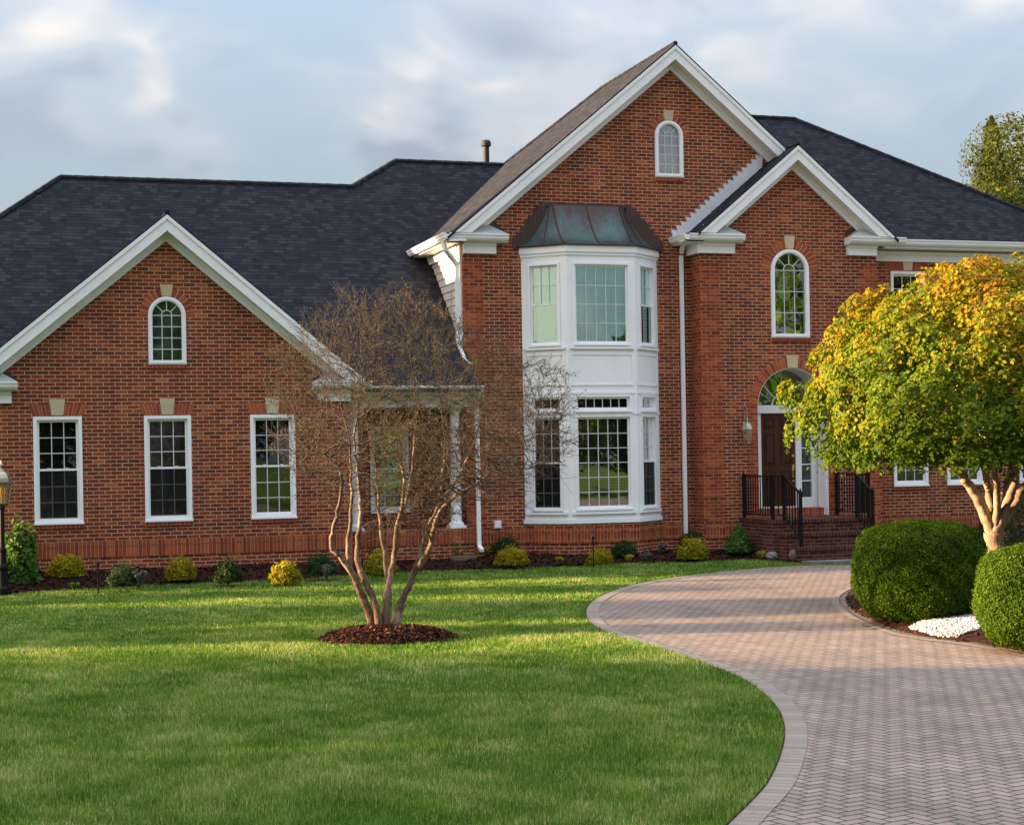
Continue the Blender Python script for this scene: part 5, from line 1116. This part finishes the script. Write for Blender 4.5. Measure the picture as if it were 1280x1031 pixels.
# --- gold-green umbrella shaped tree on the island
def maple():
    rs = np.random.RandomState(51); dep = 22.6; c = at_depth(1245, 745, dep); c[2] = 0.1
    S = dep / FPX
    def W(x, y, dz=0.0): return at_depth(x, y, dep + dz)
    root = empty('umbrella_maple', tuple(c), 'dense round-headed tree with yellow-green and orange leaves on a pale trunk', 'tree')
    limbs = [([(1243, 752, 0), (1243, 720, 0), (1243, 690, 0), (1242, 668, 0)], 0.145, 0.135, None),
             ([(1242, 668, 0), (1234, 648, -.02), (1222, 622, -.1), (1208, 600, -.2), (1190, 582, -.35), (1168, 566, -.5), (1120, 540, -.7)], 0.10, 0.035, 0),
             ([(1243, 664, 0), (1240, 640, .1), (1236, 615, .25), (1232, 590, .4), (1225, 560, .6), (1205, 520, .8)], 0.075, 0.035, 0),
             ([(1244, 664, 0), (1254, 640, -.1), (1264, 615, -.2), (1270, 590, -.3), (1275, 560, -.4), (1282, 510, -.5)], 0.085, 0.035, 0),
             ([(1245, 664, 0), (1262, 640, .05), (1280, 610, .15), (1298, 585, .3), (1330, 555, .5), (1380, 530, .7)], 0.085, 0.035, 0),
             ([(1243, 660, 0), (1247, 630, -.25), (1245, 600, -.6), (1240, 570, -1.0), (1230, 530, -1.4)], 0.06, 0.03, 0),
             ([(1243, 660, 0), (1252, 620, .4), (1262, 590, .8), (1275, 550, 1.3)], 0.06, 0.03, 0)]
    nodes = []; par = []; r0s = []
    for pp, r0, r1, att in limbs:
        P = smooth_path([W(*q) for q in pp], 4)
        for k, p in enumerate(P):
            if k == 0 and att is not None: prev = min(range(len(nodes)), key=lambda i: np.linalg.norm(nodes[i] - p)); continue
            nodes.append(p + rs.normal(size=3) * 0.008); par.append(prev if k > 0 else -1); prev = len(nodes) - 1; r0s.append(r0 + (r1 - r0) * (k / (len(P) - 1)) ** 0.7)
    n0 = len(nodes); r0s = np.array(r0s); r0s[0] = 0.19; r0s[1] = 0.17; r0s[2] = 0.155
    # crown surface: a dome, wide and almost flat underneath
    cc = W(1245, 545); RX = 240 * S; HT = 222 * S
    def dome(nn):
        a = rs.uniform(0, 2 * math.pi, nn); h = rs.uniform(0, 1, nn) ** 0.85; rr = np.sqrt(np.clip(1 - h ** 2.3, 0, 1)); rr = np.where(h < 0.08, rr * (0.90 + 1.2 * h), rr)
        lob = 1 + 0.06 * np.sin(5 * a + 7 * h) + 0.045 * np.sin(9 * a - 9 * h + 1) + 0.03 * np.sin(17 * a + 13 * h)
        return a, h, np.stack([np.cos(a) * rr * lob * RX, np.sin(a) * rr * lob * RX, h * HT * (1 + 0.03 * np.sin(7 * a)) - 0.08], 1)
    a, h, q = dome(900); k = rs.uniform(0.35, 0.95, len(q))[:, None]; pts = cc + q * np.concatenate([k, k, k * 0.95], 1)
    N, Pn = colonize(nodes, par, pts, 0.11, 1.8, 0.16, 40, rs, (0, 0, 0.1)); r = pipe_radii(Pn, 0.004, 2.3); r[:n0] = r0s
    for i in range(n0, len(N)): r[i] = min(r[i], r[Pn[i]] * 0.85)
    V, F = tube_net(N, Pn, r, 10); parent_to(link('trunk', np_mesh('trunk', V, F, M['bark_pale'], smooth=True)), root)
    # leaf sprays: each a little umbrella of leaves; outer shell, a second layer inside and a ragged skirt
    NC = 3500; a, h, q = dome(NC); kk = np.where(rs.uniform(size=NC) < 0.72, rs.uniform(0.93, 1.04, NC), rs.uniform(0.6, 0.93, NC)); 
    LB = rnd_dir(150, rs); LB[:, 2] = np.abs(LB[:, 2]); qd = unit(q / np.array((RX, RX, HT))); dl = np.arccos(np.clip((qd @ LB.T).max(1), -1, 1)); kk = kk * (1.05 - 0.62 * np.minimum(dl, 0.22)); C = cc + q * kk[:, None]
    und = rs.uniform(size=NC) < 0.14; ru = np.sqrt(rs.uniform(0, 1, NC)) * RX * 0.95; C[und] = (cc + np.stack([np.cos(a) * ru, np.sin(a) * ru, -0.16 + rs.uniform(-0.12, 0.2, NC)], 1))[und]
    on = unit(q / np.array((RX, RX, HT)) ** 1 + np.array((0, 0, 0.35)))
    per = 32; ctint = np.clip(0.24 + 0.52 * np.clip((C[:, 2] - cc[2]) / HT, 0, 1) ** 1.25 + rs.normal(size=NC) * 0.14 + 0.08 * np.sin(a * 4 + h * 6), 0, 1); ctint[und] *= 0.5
    ang = rs.uniform(0, 2 * math.pi, (NC, per)); rr = rs.uniform(0.1, 1.0, (NC, per)); sz = rs.uniform(0.11, 0.23, (NC, 1))
    t1 = unit(np.cross(on, np.array((0.2, 0.5, 0.84)))); t2 = np.cross(on, t1)
    off = (t1[:, None] * (np.cos(ang) * rr * sz)[..., None] + t2[:, None] * (np.sin(ang) * rr * sz)[..., None] - on[:, None] * (rr ** 2 * sz * 0.55)[..., None]) + rs.normal(size=(NC, per, 3)) * 0.012
    off[..., 2] -= rr ** 2 * sz * 0.3
    P = (C[:, None] + off).reshape(-1, 3); od = unit(off + on[:, None] * 0.09).reshape(-1, 3)
    nn = unit(od * 0.55 + np.repeat(on, per, 0) * 0.75 + rs.normal(size=(len(P), 3)) * 0.33)
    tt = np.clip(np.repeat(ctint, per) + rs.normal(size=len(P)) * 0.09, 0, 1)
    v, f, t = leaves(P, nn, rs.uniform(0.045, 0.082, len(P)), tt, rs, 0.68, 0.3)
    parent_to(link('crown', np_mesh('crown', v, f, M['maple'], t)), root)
maple()

# --- shrubs and small plants along the foundation
def blob(name, px0, px1, yt, yb, m, label, kind='dome', group=None, n=2600, leaf=0.035, seed=0, cat='shrub'):
    rs = np.random.RandomState(100 + seed); x = (px0 + px1) / 2
    z = 0.12
    for _ in range(6):
        p = on_z(x, yb, z); z = bed_z(p[0], min(p[1], 31.1))
    dep = p[0] * sH + p[1] * cH; S = dep / FPX; r = (px1 - px0) / 2 * S * 0.9; H = (yb - yt) * S * 0.86
    p = p + np.array((sH, cH, 0)) * r * 0.8
    p[1] = min(p[1], (30.05 if p[0] < 6.4 else 31.1) - r * 0.5)
    z = bed_z(p[0], p[1])
    if kind == 'cone':
        h = 1 - np.sqrt(rs.uniform(0, 1, n)); a = rs.uniform(0, 6.283, n); rr = (1 - h) ** 0.75 * np.where(h < 0.1, 0.85 + 1.5 * h, 1) * r * (1 + rs.normal(size=n) * 0.13) * (1 + 0.12 * np.sin(a * 4 + h * 11))
        P = np.stack([np.cos(a) * rr, np.sin(a) * rr, h * H + 0.02], 1); nn = unit(np.stack([np.cos(a), np.sin(a), np.full(n, 0.5)], 1) + rs.normal(size=(n, 3)) * 0.5); hh = h
    elif kind == 'sprig':
        ns = 16; a = rs.uniform(0, 6.283, ns); tl = rs.uniform(0.2, 1.0, ns); k = rs.randint(0, ns, n); u = rs.uniform(0.1, 1, n)
        P = np.stack([np.cos(a[k]) * tl[k] * u * r, np.sin(a[k]) * tl[k] * u * r, u ** 0.8 * H * (1 - 0.35 * tl[k])], 1) + rs.normal(size=(n, 3)) * 0.012; nn = rnd_dir(n, rs); hh = u
    else:
        d = rnd_dir(n, rs); d[:, 2] = np.abs(d[:, 2]) * 1.0 - 0.12; d = unit(d)
        if kind == 'full': d = d / ((np.abs(d) ** 3.4).sum(1) ** (1 / 3.4))[:, None]
        lump = 1 + 0.10 * np.sin(d[:, 0] * 6 + seed) * np.sin(d[:, 1] * 5 + 2) + 0.07 * np.sin(d[:, 2] * 9 + d[:, 0] * 7 + seed); dp = 1 + rs.normal(size=n) * 0.15 - 0.08
        P = d * np.array((r, r * 0.95, H)) * (lump * dp)[:, None]; P[:, 2] = np.maximum(P[:, 2], 0.01); nn = unit(d + rs.normal(size=(n, 3)) * 0.6); hh = np.clip(d[:, 2], 0, 1)
    if kind == 'thread': nn = unit(nn + np.array((0, 0, -0.2)))
    t = np.clip(rs.beta(2, 2.2, n) * 0.75 + hh * 0.25, 0, 1)
    v, f, tt = leaves(P, nn, rs.uniform(0.7, 1.4, n) * leaf, t, rs, 0.28 if kind == 'thread' else 0.55)
    root = empty(name, (p[0], p[1], z), label, cat, group); link('foliage', np_mesh('foliage', v, f, m, tt), root)
    mb = MB(); mb_n = 7 if kind != 'cone' else 3
    for k in range(mb_n):
        a = 6.283 * k / mb_n; mb.tube([(0, 0, -0.04), (math.cos(a) * r * .3, math.sin(a) * r * .3, H * .4), (math.cos(a) * r * .62, math.sin(a) * r * .62, H * .62)], [0.012, 0.008, 0.004], 5)
    o = mb.build('stems', M['bark_dark']); o.parent = root
    return root
GY, GD, GG = 'golden shrubs in the foundation bed', 'dark green shrubs in the foundation bed', 'small grey plants in the foundation bed'
blob('hydrangea', 5, 43, 662, 733, M['green_leaf'], 'leafy bright green hydrangea right beside the lamp post', 'full', n=1500, leaf=0.10, seed=1)
for k, (a, b, c_, d_, lb) in enumerate([
    (55, 102, 702, 728, 'golden thread-leaf shrub between the lamp post and the first wing window'), (205, 242, 695, 721, 'golden rounded shrub below the middle wing window'),
    (335, 374, 686, 712, 'golden shrub below the wing window with the olive shade'), (456, 493, 680, 708, 'golden green shrub just right of the bare tree stems'),
    (620, 660, 682, 704, 'golden green shrub in front of a dark one left of the bay window'), (736, 766, 682, 701, 'golden shrub next to the stake under the bay window'),
    (848, 886, 673, 698, 'bright golden shrub at the foot of the long downspout')]):
    blob('golden_shrub', a, b, c_, d_, M['gold_leaf'], lb, 'thread', GY, 2600, 0.075, 10 + k)
for k, (a, b, c_, d_, lb) in enumerate([
    (130, 172, 692, 719, 'dark evergreen shrub under the gap after the first wing window'), (263, 302, 687, 717, 'dark evergreen shrub between the second and third wing windows'),
    (379, 420, 679, 707, 'dark evergreen shrub immediately left of the bare tree stems'), (452, 482, 671, 696, 'dark evergreen shrub behind the bare tree stems'),
    (612, 648, 669, 692, 'dark evergreen shrub under the white outlet box'), (763, 798, 673, 691, 'low dark evergreen shrub under the right side of the bay'),
    (848, 884, 663, 686, 'dark evergreen shrub behind the bright golden one by the downspout')]):
    blob('evergreen_shrub', a, b, c_, d_, M['dark_leaf'], lb, 'dome', GD, 3000, 0.036, 30 + k)
blob('leafy_shrub', 555, 586, 662, 694, M['green_leaf'], 'mid green leafy shrub below the white porch column', n=1500, leaf=0.05, seed=51)
blob('conical_shrub', 908, 943, 648, 690, M['green_leaf'], 'cone shaped green shrub beside the entrance steps', 'cone', n=3000, leaf=0.055, seed=52)
for k, (a, b, c_, d_, lb) in enumerate([
    (160, 184, 700, 728, 'wispy grey plant in front of the first dark evergreen'), (276, 294, 696, 722, 'upright grey green plant before the second dark evergreen'), (398, 416, 690, 712, 'small blue grey plant by the left myrtle stem'),
    (690, 711, 682, 701, 'sparse grey plant under the left corner of the bay'), (798, 818, 679, 694, 'sparse grey plant right of the low evergreen'), (817, 836, 675, 692, 'sage green plant left of the downspout'), (904, 920, 676, 692, 'tiny blue green plant at the base of the conical shrub')]):
    blob('small_plant', a, b, c_, d_, M['grey_leaf'], lb, 'sprig', GG, 700, 0.04, 60 + k, 'plant')
for k, (a, b, c_, d_, lb) in enumerate([(82, 100, 727, 734, 'tiny green sprout in front of the first golden shrub'), (264, 284, 712, 722, 'tiny green sprout left of the second wing evergreen'), (334, 352, 710, 719, 'tiny green sprout before the third golden shrub'), (693, 706, 694, 703, 'tiny yellow sprout under the bay'), (780, 794, 692, 701, 'tiny yellow sprout before the low evergreen'), (944, 962, 687, 697, 'flat yellow sprout left of the boulder'), (602, 614, 679, 692, 'grassy sprout at the foot of the porch downspout')]):
    blob('sprout', a, b, c_, d_, M['gold_leaf'] if k > 2 else M['green_leaf'], lb, 'sprig', 'sprouts in the foundation bed', 220, 0.035, 80 + k, 'plant')
def big_bush(name, x, y, r, H, label, seed, m='dark_leaf', n=9000, leaf=0.055, group=None):
    rs = np.random.RandomState(seed); d = rnd_dir(n, rs); d[:, 2] = np.abs(d[:, 2]) - 0.1; d = unit(d); lump = 1 + 0.13 * np.sin(d[:, 0] * 5 + seed) * np.sin(d[:, 1] * 6) + 0.08 * np.sin(d[:, 2] * 8 + d[:, 0] * 9)
    P = d * np.array((r, r * .9, H)) * (lump * (1 - np.abs(rs.normal(size=n)) * 0.14))[:, None]; P[:, 2] = np.maximum(P[:, 2], 0.02)
    v, f, t = leaves(P, unit(d + rs.normal(size=(n, 3)) * .6), rs.uniform(.7, 1.3, n) * leaf, rs.beta(2, 2.3, n), rs)
    o = empty(name, (x, y, 0), label, 'shrub', group); link('foliage', np_mesh('foliage', v, f, M[m], t), o)
    mb = MB()
    for k in range(8): a = 6.283 * k / 8; mb.tube([(0, 0, -.03), (math.cos(a) * r * .3, math.sin(a) * r * .3, H * .45), (math.cos(a) * r * .6, math.sin(a) * r * .6, H * .7)], [.03, .02, .01], 5)
    s = mb.build('stems', M['bark_dark']); s.parent = o
big_bush('dark_bush', 20.2, 29.6, 1.05, 1.35, 'large dark bush behind the pale tree trunk, against the house', 91); big_bush('dark_bush', 21.9, 29.3, 1.15, 1.5, 'large dark bush at the right edge, against the house', 92)
# --- path lights, stones, gravel
def stake(px, yt, yb, label):
    p = on_z(px, yb, 0.10); z = bed_z(p[0], p[1]); S = (p[0] * sH + p[1] * cH) / FPX; H = (yb - yt) * S
    o = empty('path_light', (p[0], p[1], z), label, 'garden light', 'path lights in the foundation bed')
    a = MB().lathe(0, 0, [(0.012, -0.05), (0.012, H - .07)], 8).build('stake', M['iron']); a.parent = o
    b = MB().lathe(0, 0, [(0.012, H - .07), (0.024, H - .06), (0.024, H - .02), (0.03, H - .02), (0.004, H)], 10).build('lamp_head', M['iron']); b.parent = o
stake(123, 702, 737, 'thin dark path light beside the hydrangea'); stake(513, 676, 703, 'thin dark path light between the bare tree stems'); stake(742, 668, 704, 'thin dark path light in front of the bay window')
def rock(name, X, Y, w, h, m, label, seed, cat='rock', group=None, flat=False):
    rs = np.random.RandomState(seed); p = (X, Y, 0); S = (p[0] * sH + p[1] * cH) / FPX; z = bed_z(p[0], min(p[1], 31))
    bm = bmesh.new(); bmesh.ops.create_icosphere(bm, subdivisions=3, radius=1.0)
    for v in bm.verts:
        c = v.co; f = 1 + 0.14 * math.sin(c.x * 4 + seed) * math.cos(c.y * 3 + 1) + 0.09 * math.sin(c.z * 7 + c.x * 5) + rs.uniform(-.02, .02); v.co = Vector((c.x * w * S / 2 * f, c.y * w * S / 2 * 0.8 * f, max(c.z, -0.5) * h * S * 0.6 * f + h * S * 0.3))
    me = bpy.data.meshes.new(name); bm.to_mesh(me); bm.free(); me.materials.append(m); o = link(name, me, loc=(p[0], p[1], z - 0.01)); tag(o, label, cat, group)
rock('boulder', 14.22, 28.95, 15, 9, M['rock'], 'grey rounded boulder beside the entrance steps', 5); rock('boulder', 14.53, 28.68, 10, 11, M['flag'], 'brown upright rock at the corner of the entrance steps', 6)
def flagstone(px, py, w, d, label, seed):
    rs = np.random.RandomState(seed); p = on_z(px, py, 0.07); z = bed_z(p[0], p[1]) + 0.02; mb = MB(); n = 9; P = [(math.cos(6.283 * k / n) * w / 2 * rs.uniform(.85, 1.1), math.sin(6.283 * k / n) * d / 2 * rs.uniform(.85, 1.1), 0.06) for k in range(n)]
    mb.slab(P, 0.07); o = mb.build('stepping_stone', M['flag']); o.location = (p[0], p[1], z - 0.02); tag(o, label, 'stepping stone', 'stepping stones below the porch column')
flagstone(548, 694, 0.7, 0.45, 'brown stepping stone nearest the porch', 1); flagstone(566, 700, 0.75, 0.5, 'brown stepping stone in the middle of the three', 2); flagstone(578, 706, 0.6, 0.4, 'brown stepping stone at the edge of the lawn', 3)
def slabs():
    p = (15.55, 28.2, 0); mb = MB(); mb.box(-0.95, 0.85, -0.22, 0.22, -0.05, 0.035); o = mb.build('stone_landing', M['rock']); o.location = (p[0], p[1], 0.02); tag(o, 'pale stone slab at the foot of the entrance steps', 'stone slab')
slabs()
def gravel():
    rs = np.random.RandomState(77); poly = [on_z(*q)[:2] for q in [(1136, 790), (1160, 784), (1200, 782), (1240, 781), (1262, 787), (1232, 796), (1196, 800.5), (1170, 798)]]
    lo, hi = np.min(poly, 0), np.max(poly, 0); c = rs.uniform(lo, hi, (9000, 2)); c = c[pt_in(poly, c)][:4200]
    bm = bmesh.new(); bmesh.ops.create_icosphere(bm, subdivisions=1, radius=1.0); V = np.array([v.co[:] for v in bm.verts]); bm.faces.ensure_lookup_table(); F = np.array([[v.index for v in f.verts] for f in bm.faces]); bm.free()
    n = len(c); s = rs.uniform(0.009, 0.021, (n, 1, 1)); d = seg_dist(list(ISL) + [ISL[0]], c); z = isl_h(c, d) + rs.uniform(0.005, 0.03, n)
    vv = (V[None] * (1 + rs.uniform(-.2, .2, (n, len(V), 1))) * s * np.array((1, 1, .7)) + np.concatenate([c, z[:, None]], 1)[:, None]).reshape(-1, 3); ff = (F[None] + np.arange(n)[:, None, None] * len(V)).reshape(-1, 3)
    tag(link('white_gravel', np_mesh('white_gravel', vv, ff, M['gravel'])), 'patch of white stone gravel between the two boxwoods', 'gravel', kind='stuff')
gravel()

# ------------------------------------------------------------------ trees beyond the house and round the garden
def conifer(x, y, H, r, label, seed, m='far_leaf', n=5000, leaf=0.32, group='trees beyond the house'):
    rs = np.random.RandomState(seed); h = rs.uniform(0.06, 1, n) ** 0.9; tier = 0.8 + 0.2 * np.sin(h * 26 + seed) + 0.12 * rs.normal(size=n); a = rs.uniform(0, 6.283, n); rr = r * (1 - h) ** 0.75 * tier * np.sqrt(rs.uniform(0.02, 1, n)) * (1 + 0.2 * np.sin(a * 5 + h * 20))
    P = np.stack([np.cos(a) * rr, np.sin(a) * rr, h * H - rr * 0.25], 1)
    v, f, t = leaves(P, unit(np.stack([np.cos(a), np.sin(a), np.full(n, .8)], 1) + rs.normal(size=(n, 3)) * .5), rs.uniform(.6, 1.3, n) * leaf, np.clip(rs.beta(2, 2, n), 0, 1), rs, 0.4)
    o = empty('conifer_tree', (x, y, 0), label, 'tree', group); link('crown', np_mesh('crown', v, f, M[m], t), o)
    s = MB().tube([(0, 0, -.1), (0, 0, H * .95)], [r * .09, .03], 8).build('trunk', M['bark_dark']); s.parent = o; return o
def broadleaf(x, y, H, r, label, seed, m='far_leaf', n=6000, leaf=0.4, group=None, name='broadleaf_tree', base=0.28):
    rs = np.random.RandomState(seed); nb = 16; bd = rnd_dir(nb, rs); bc = bd * np.array((r * .62, r * .62, H * (1 - base) * .34)) + np.array((0, 0, H * (base + (1 - base) * .5))); br = rs.uniform(.3, .48, nb) * r
    k = rs.randint(0, nb, n); d = rnd_dir(n, rs); P = bc[k] + d * (br[k] * (1 - np.abs(rs.normal(size=n)) * .2))[:, None] * np.array((1, 1, .85))
    v, f, t = leaves(P, unit(d + rs.normal(size=(n, 3)) * .6), rs.uniform(.6, 1.3, n) * leaf, np.clip(rs.beta(2, 2, n) * .8 + .2 * d[:, 2], 0, 1), rs, .55)
    o = empty(name, (x, y, 0), label, 'tree', group); link('crown', np_mesh('crown', v, f, M[m], t), o)
    mb = MB(); mb.tube([(0, 0, -.2), (0.05, 0, H * base), (0, 0.1, H * .6)], [r * .09, r * .07, r * .03], 9)
    for q in range(7): mb.tube([(0.05, 0, H * (base + .02 * q)), tuple(bc[q] * .6 + np.array((0, 0, H * .15))), tuple(bc[q])], [r * .045, r * .03, r * .012], 6)
    s = mb.build('trunk', M['bark_dark']); s.parent = o; return o
def bx(px, Y): d = ray(px, 200); return d[0] * Y / d[1]
conifer(bx(1240, 62), 62, 16.2, 4.6, 'tall narrow conifer beyond the right roof slope', 201, n=26000, leaf=.17); broadleaf(bx(1296, 60), 60, 16.6, 5.4, 'bushy olive tree at the right edge beyond the roof', 202, n=42000, leaf=.17, group='trees beyond the house', base=.1); broadleaf(bx(1330, 75), 75, 19.5, 7.0, 'tallest bushy tree behind the right edge of the roof', 203, n=30000, leaf=.22, group='trees beyond the house', base=.1)
broadleaf(bx(1156, 66), 66, 16.0, 2.0, 'small tree top just clearing the middle of the right hip', 204, n=9000, leaf=.2, group='trees beyond the house', base=.1); broadleaf(bx(1120, 66), 66, 17.0, 2.0, 'small tree top just clearing the upper right hip', 205, n=9000, leaf=.2, group='trees beyond the house', base=.1)
broadleaf(bx(1258, 52), 52, 11.8, 4.2, 'bushy tree low behind the end of the right hip', 206, n=22000, leaf=.18, group='trees beyond the house')
G3 = 'street trees facing the house'
for k, (x, y, H, r) in enumerate([(-6, -16, 14, 6), (3, -20, 16, 6.5), (11, -17, 13, 5.5), (19, -22, 10, 5), (27, -22, 8, 4.5), (35, -25, 9, 5), (43, -16, 18, 7.5), (53, -10, 18, 7.5)]):
    broadleaf(x, y, H, r, 'green street tree facing the house across the road', 300 + k, 'green_leaf', 9000, .55, G3, base=.14)
SHADE = [(-25, 4, 8, 2.6), (-25, 8.2, 8, 2.5), (-25, 12.4, 8, 2.4), (-25, 16, 7.6, 2.3), (-25, 19.6, 7.4, 2.3), (-25, 22.3, 7.4, 1.9), (-25, 26.7, 6.6, 0.9), (-25, 29.4, 7.2, 1.8), (-25, 33.1, 6.8, 1.2), (-25, 36.6, 7.2, 1.8), (-26, 40.2, 7.4, 2.0), (-26, 44, 7.6, 2.2), (-26.5, 10.3, 7.5, 1.9), (-26.5, 14.2, 7.4, 1.9), (-26.5, 17.8, 7.2, 1.9), (-26.5, 20.9, 7.0, 1.6)]
for k, (x, y, H, r) in enumerate(SHADE):
    broadleaf(x, y, H, r, 'tree in the neighbouring garden left of the lawn', 400 + k, 'green_leaf', 6000, .3, 'trees left of the lawn', base=.04)
for k in range(12):
    big_bush('shade_shrub', -23.0 + 0.3 * (k % 3), 5 + 3.1 * k, 2.1, 4.7 + 0.35 * ((k * 7) % 3), 'unseen shrub added to close gaps under the trees left of the lawn', 500 + k, 'green_leaf', 6000, .2, 'tall shrubs left of the lawn')  # unseen row added to block low sun between the trees
conifer(-25.0, 39.5, 17.5, 1.3, 'slim tall conifer left of the house', 610, 'dark_leaf', 14000, .3, None)  # unseen tree added to keep the sun off the bay window
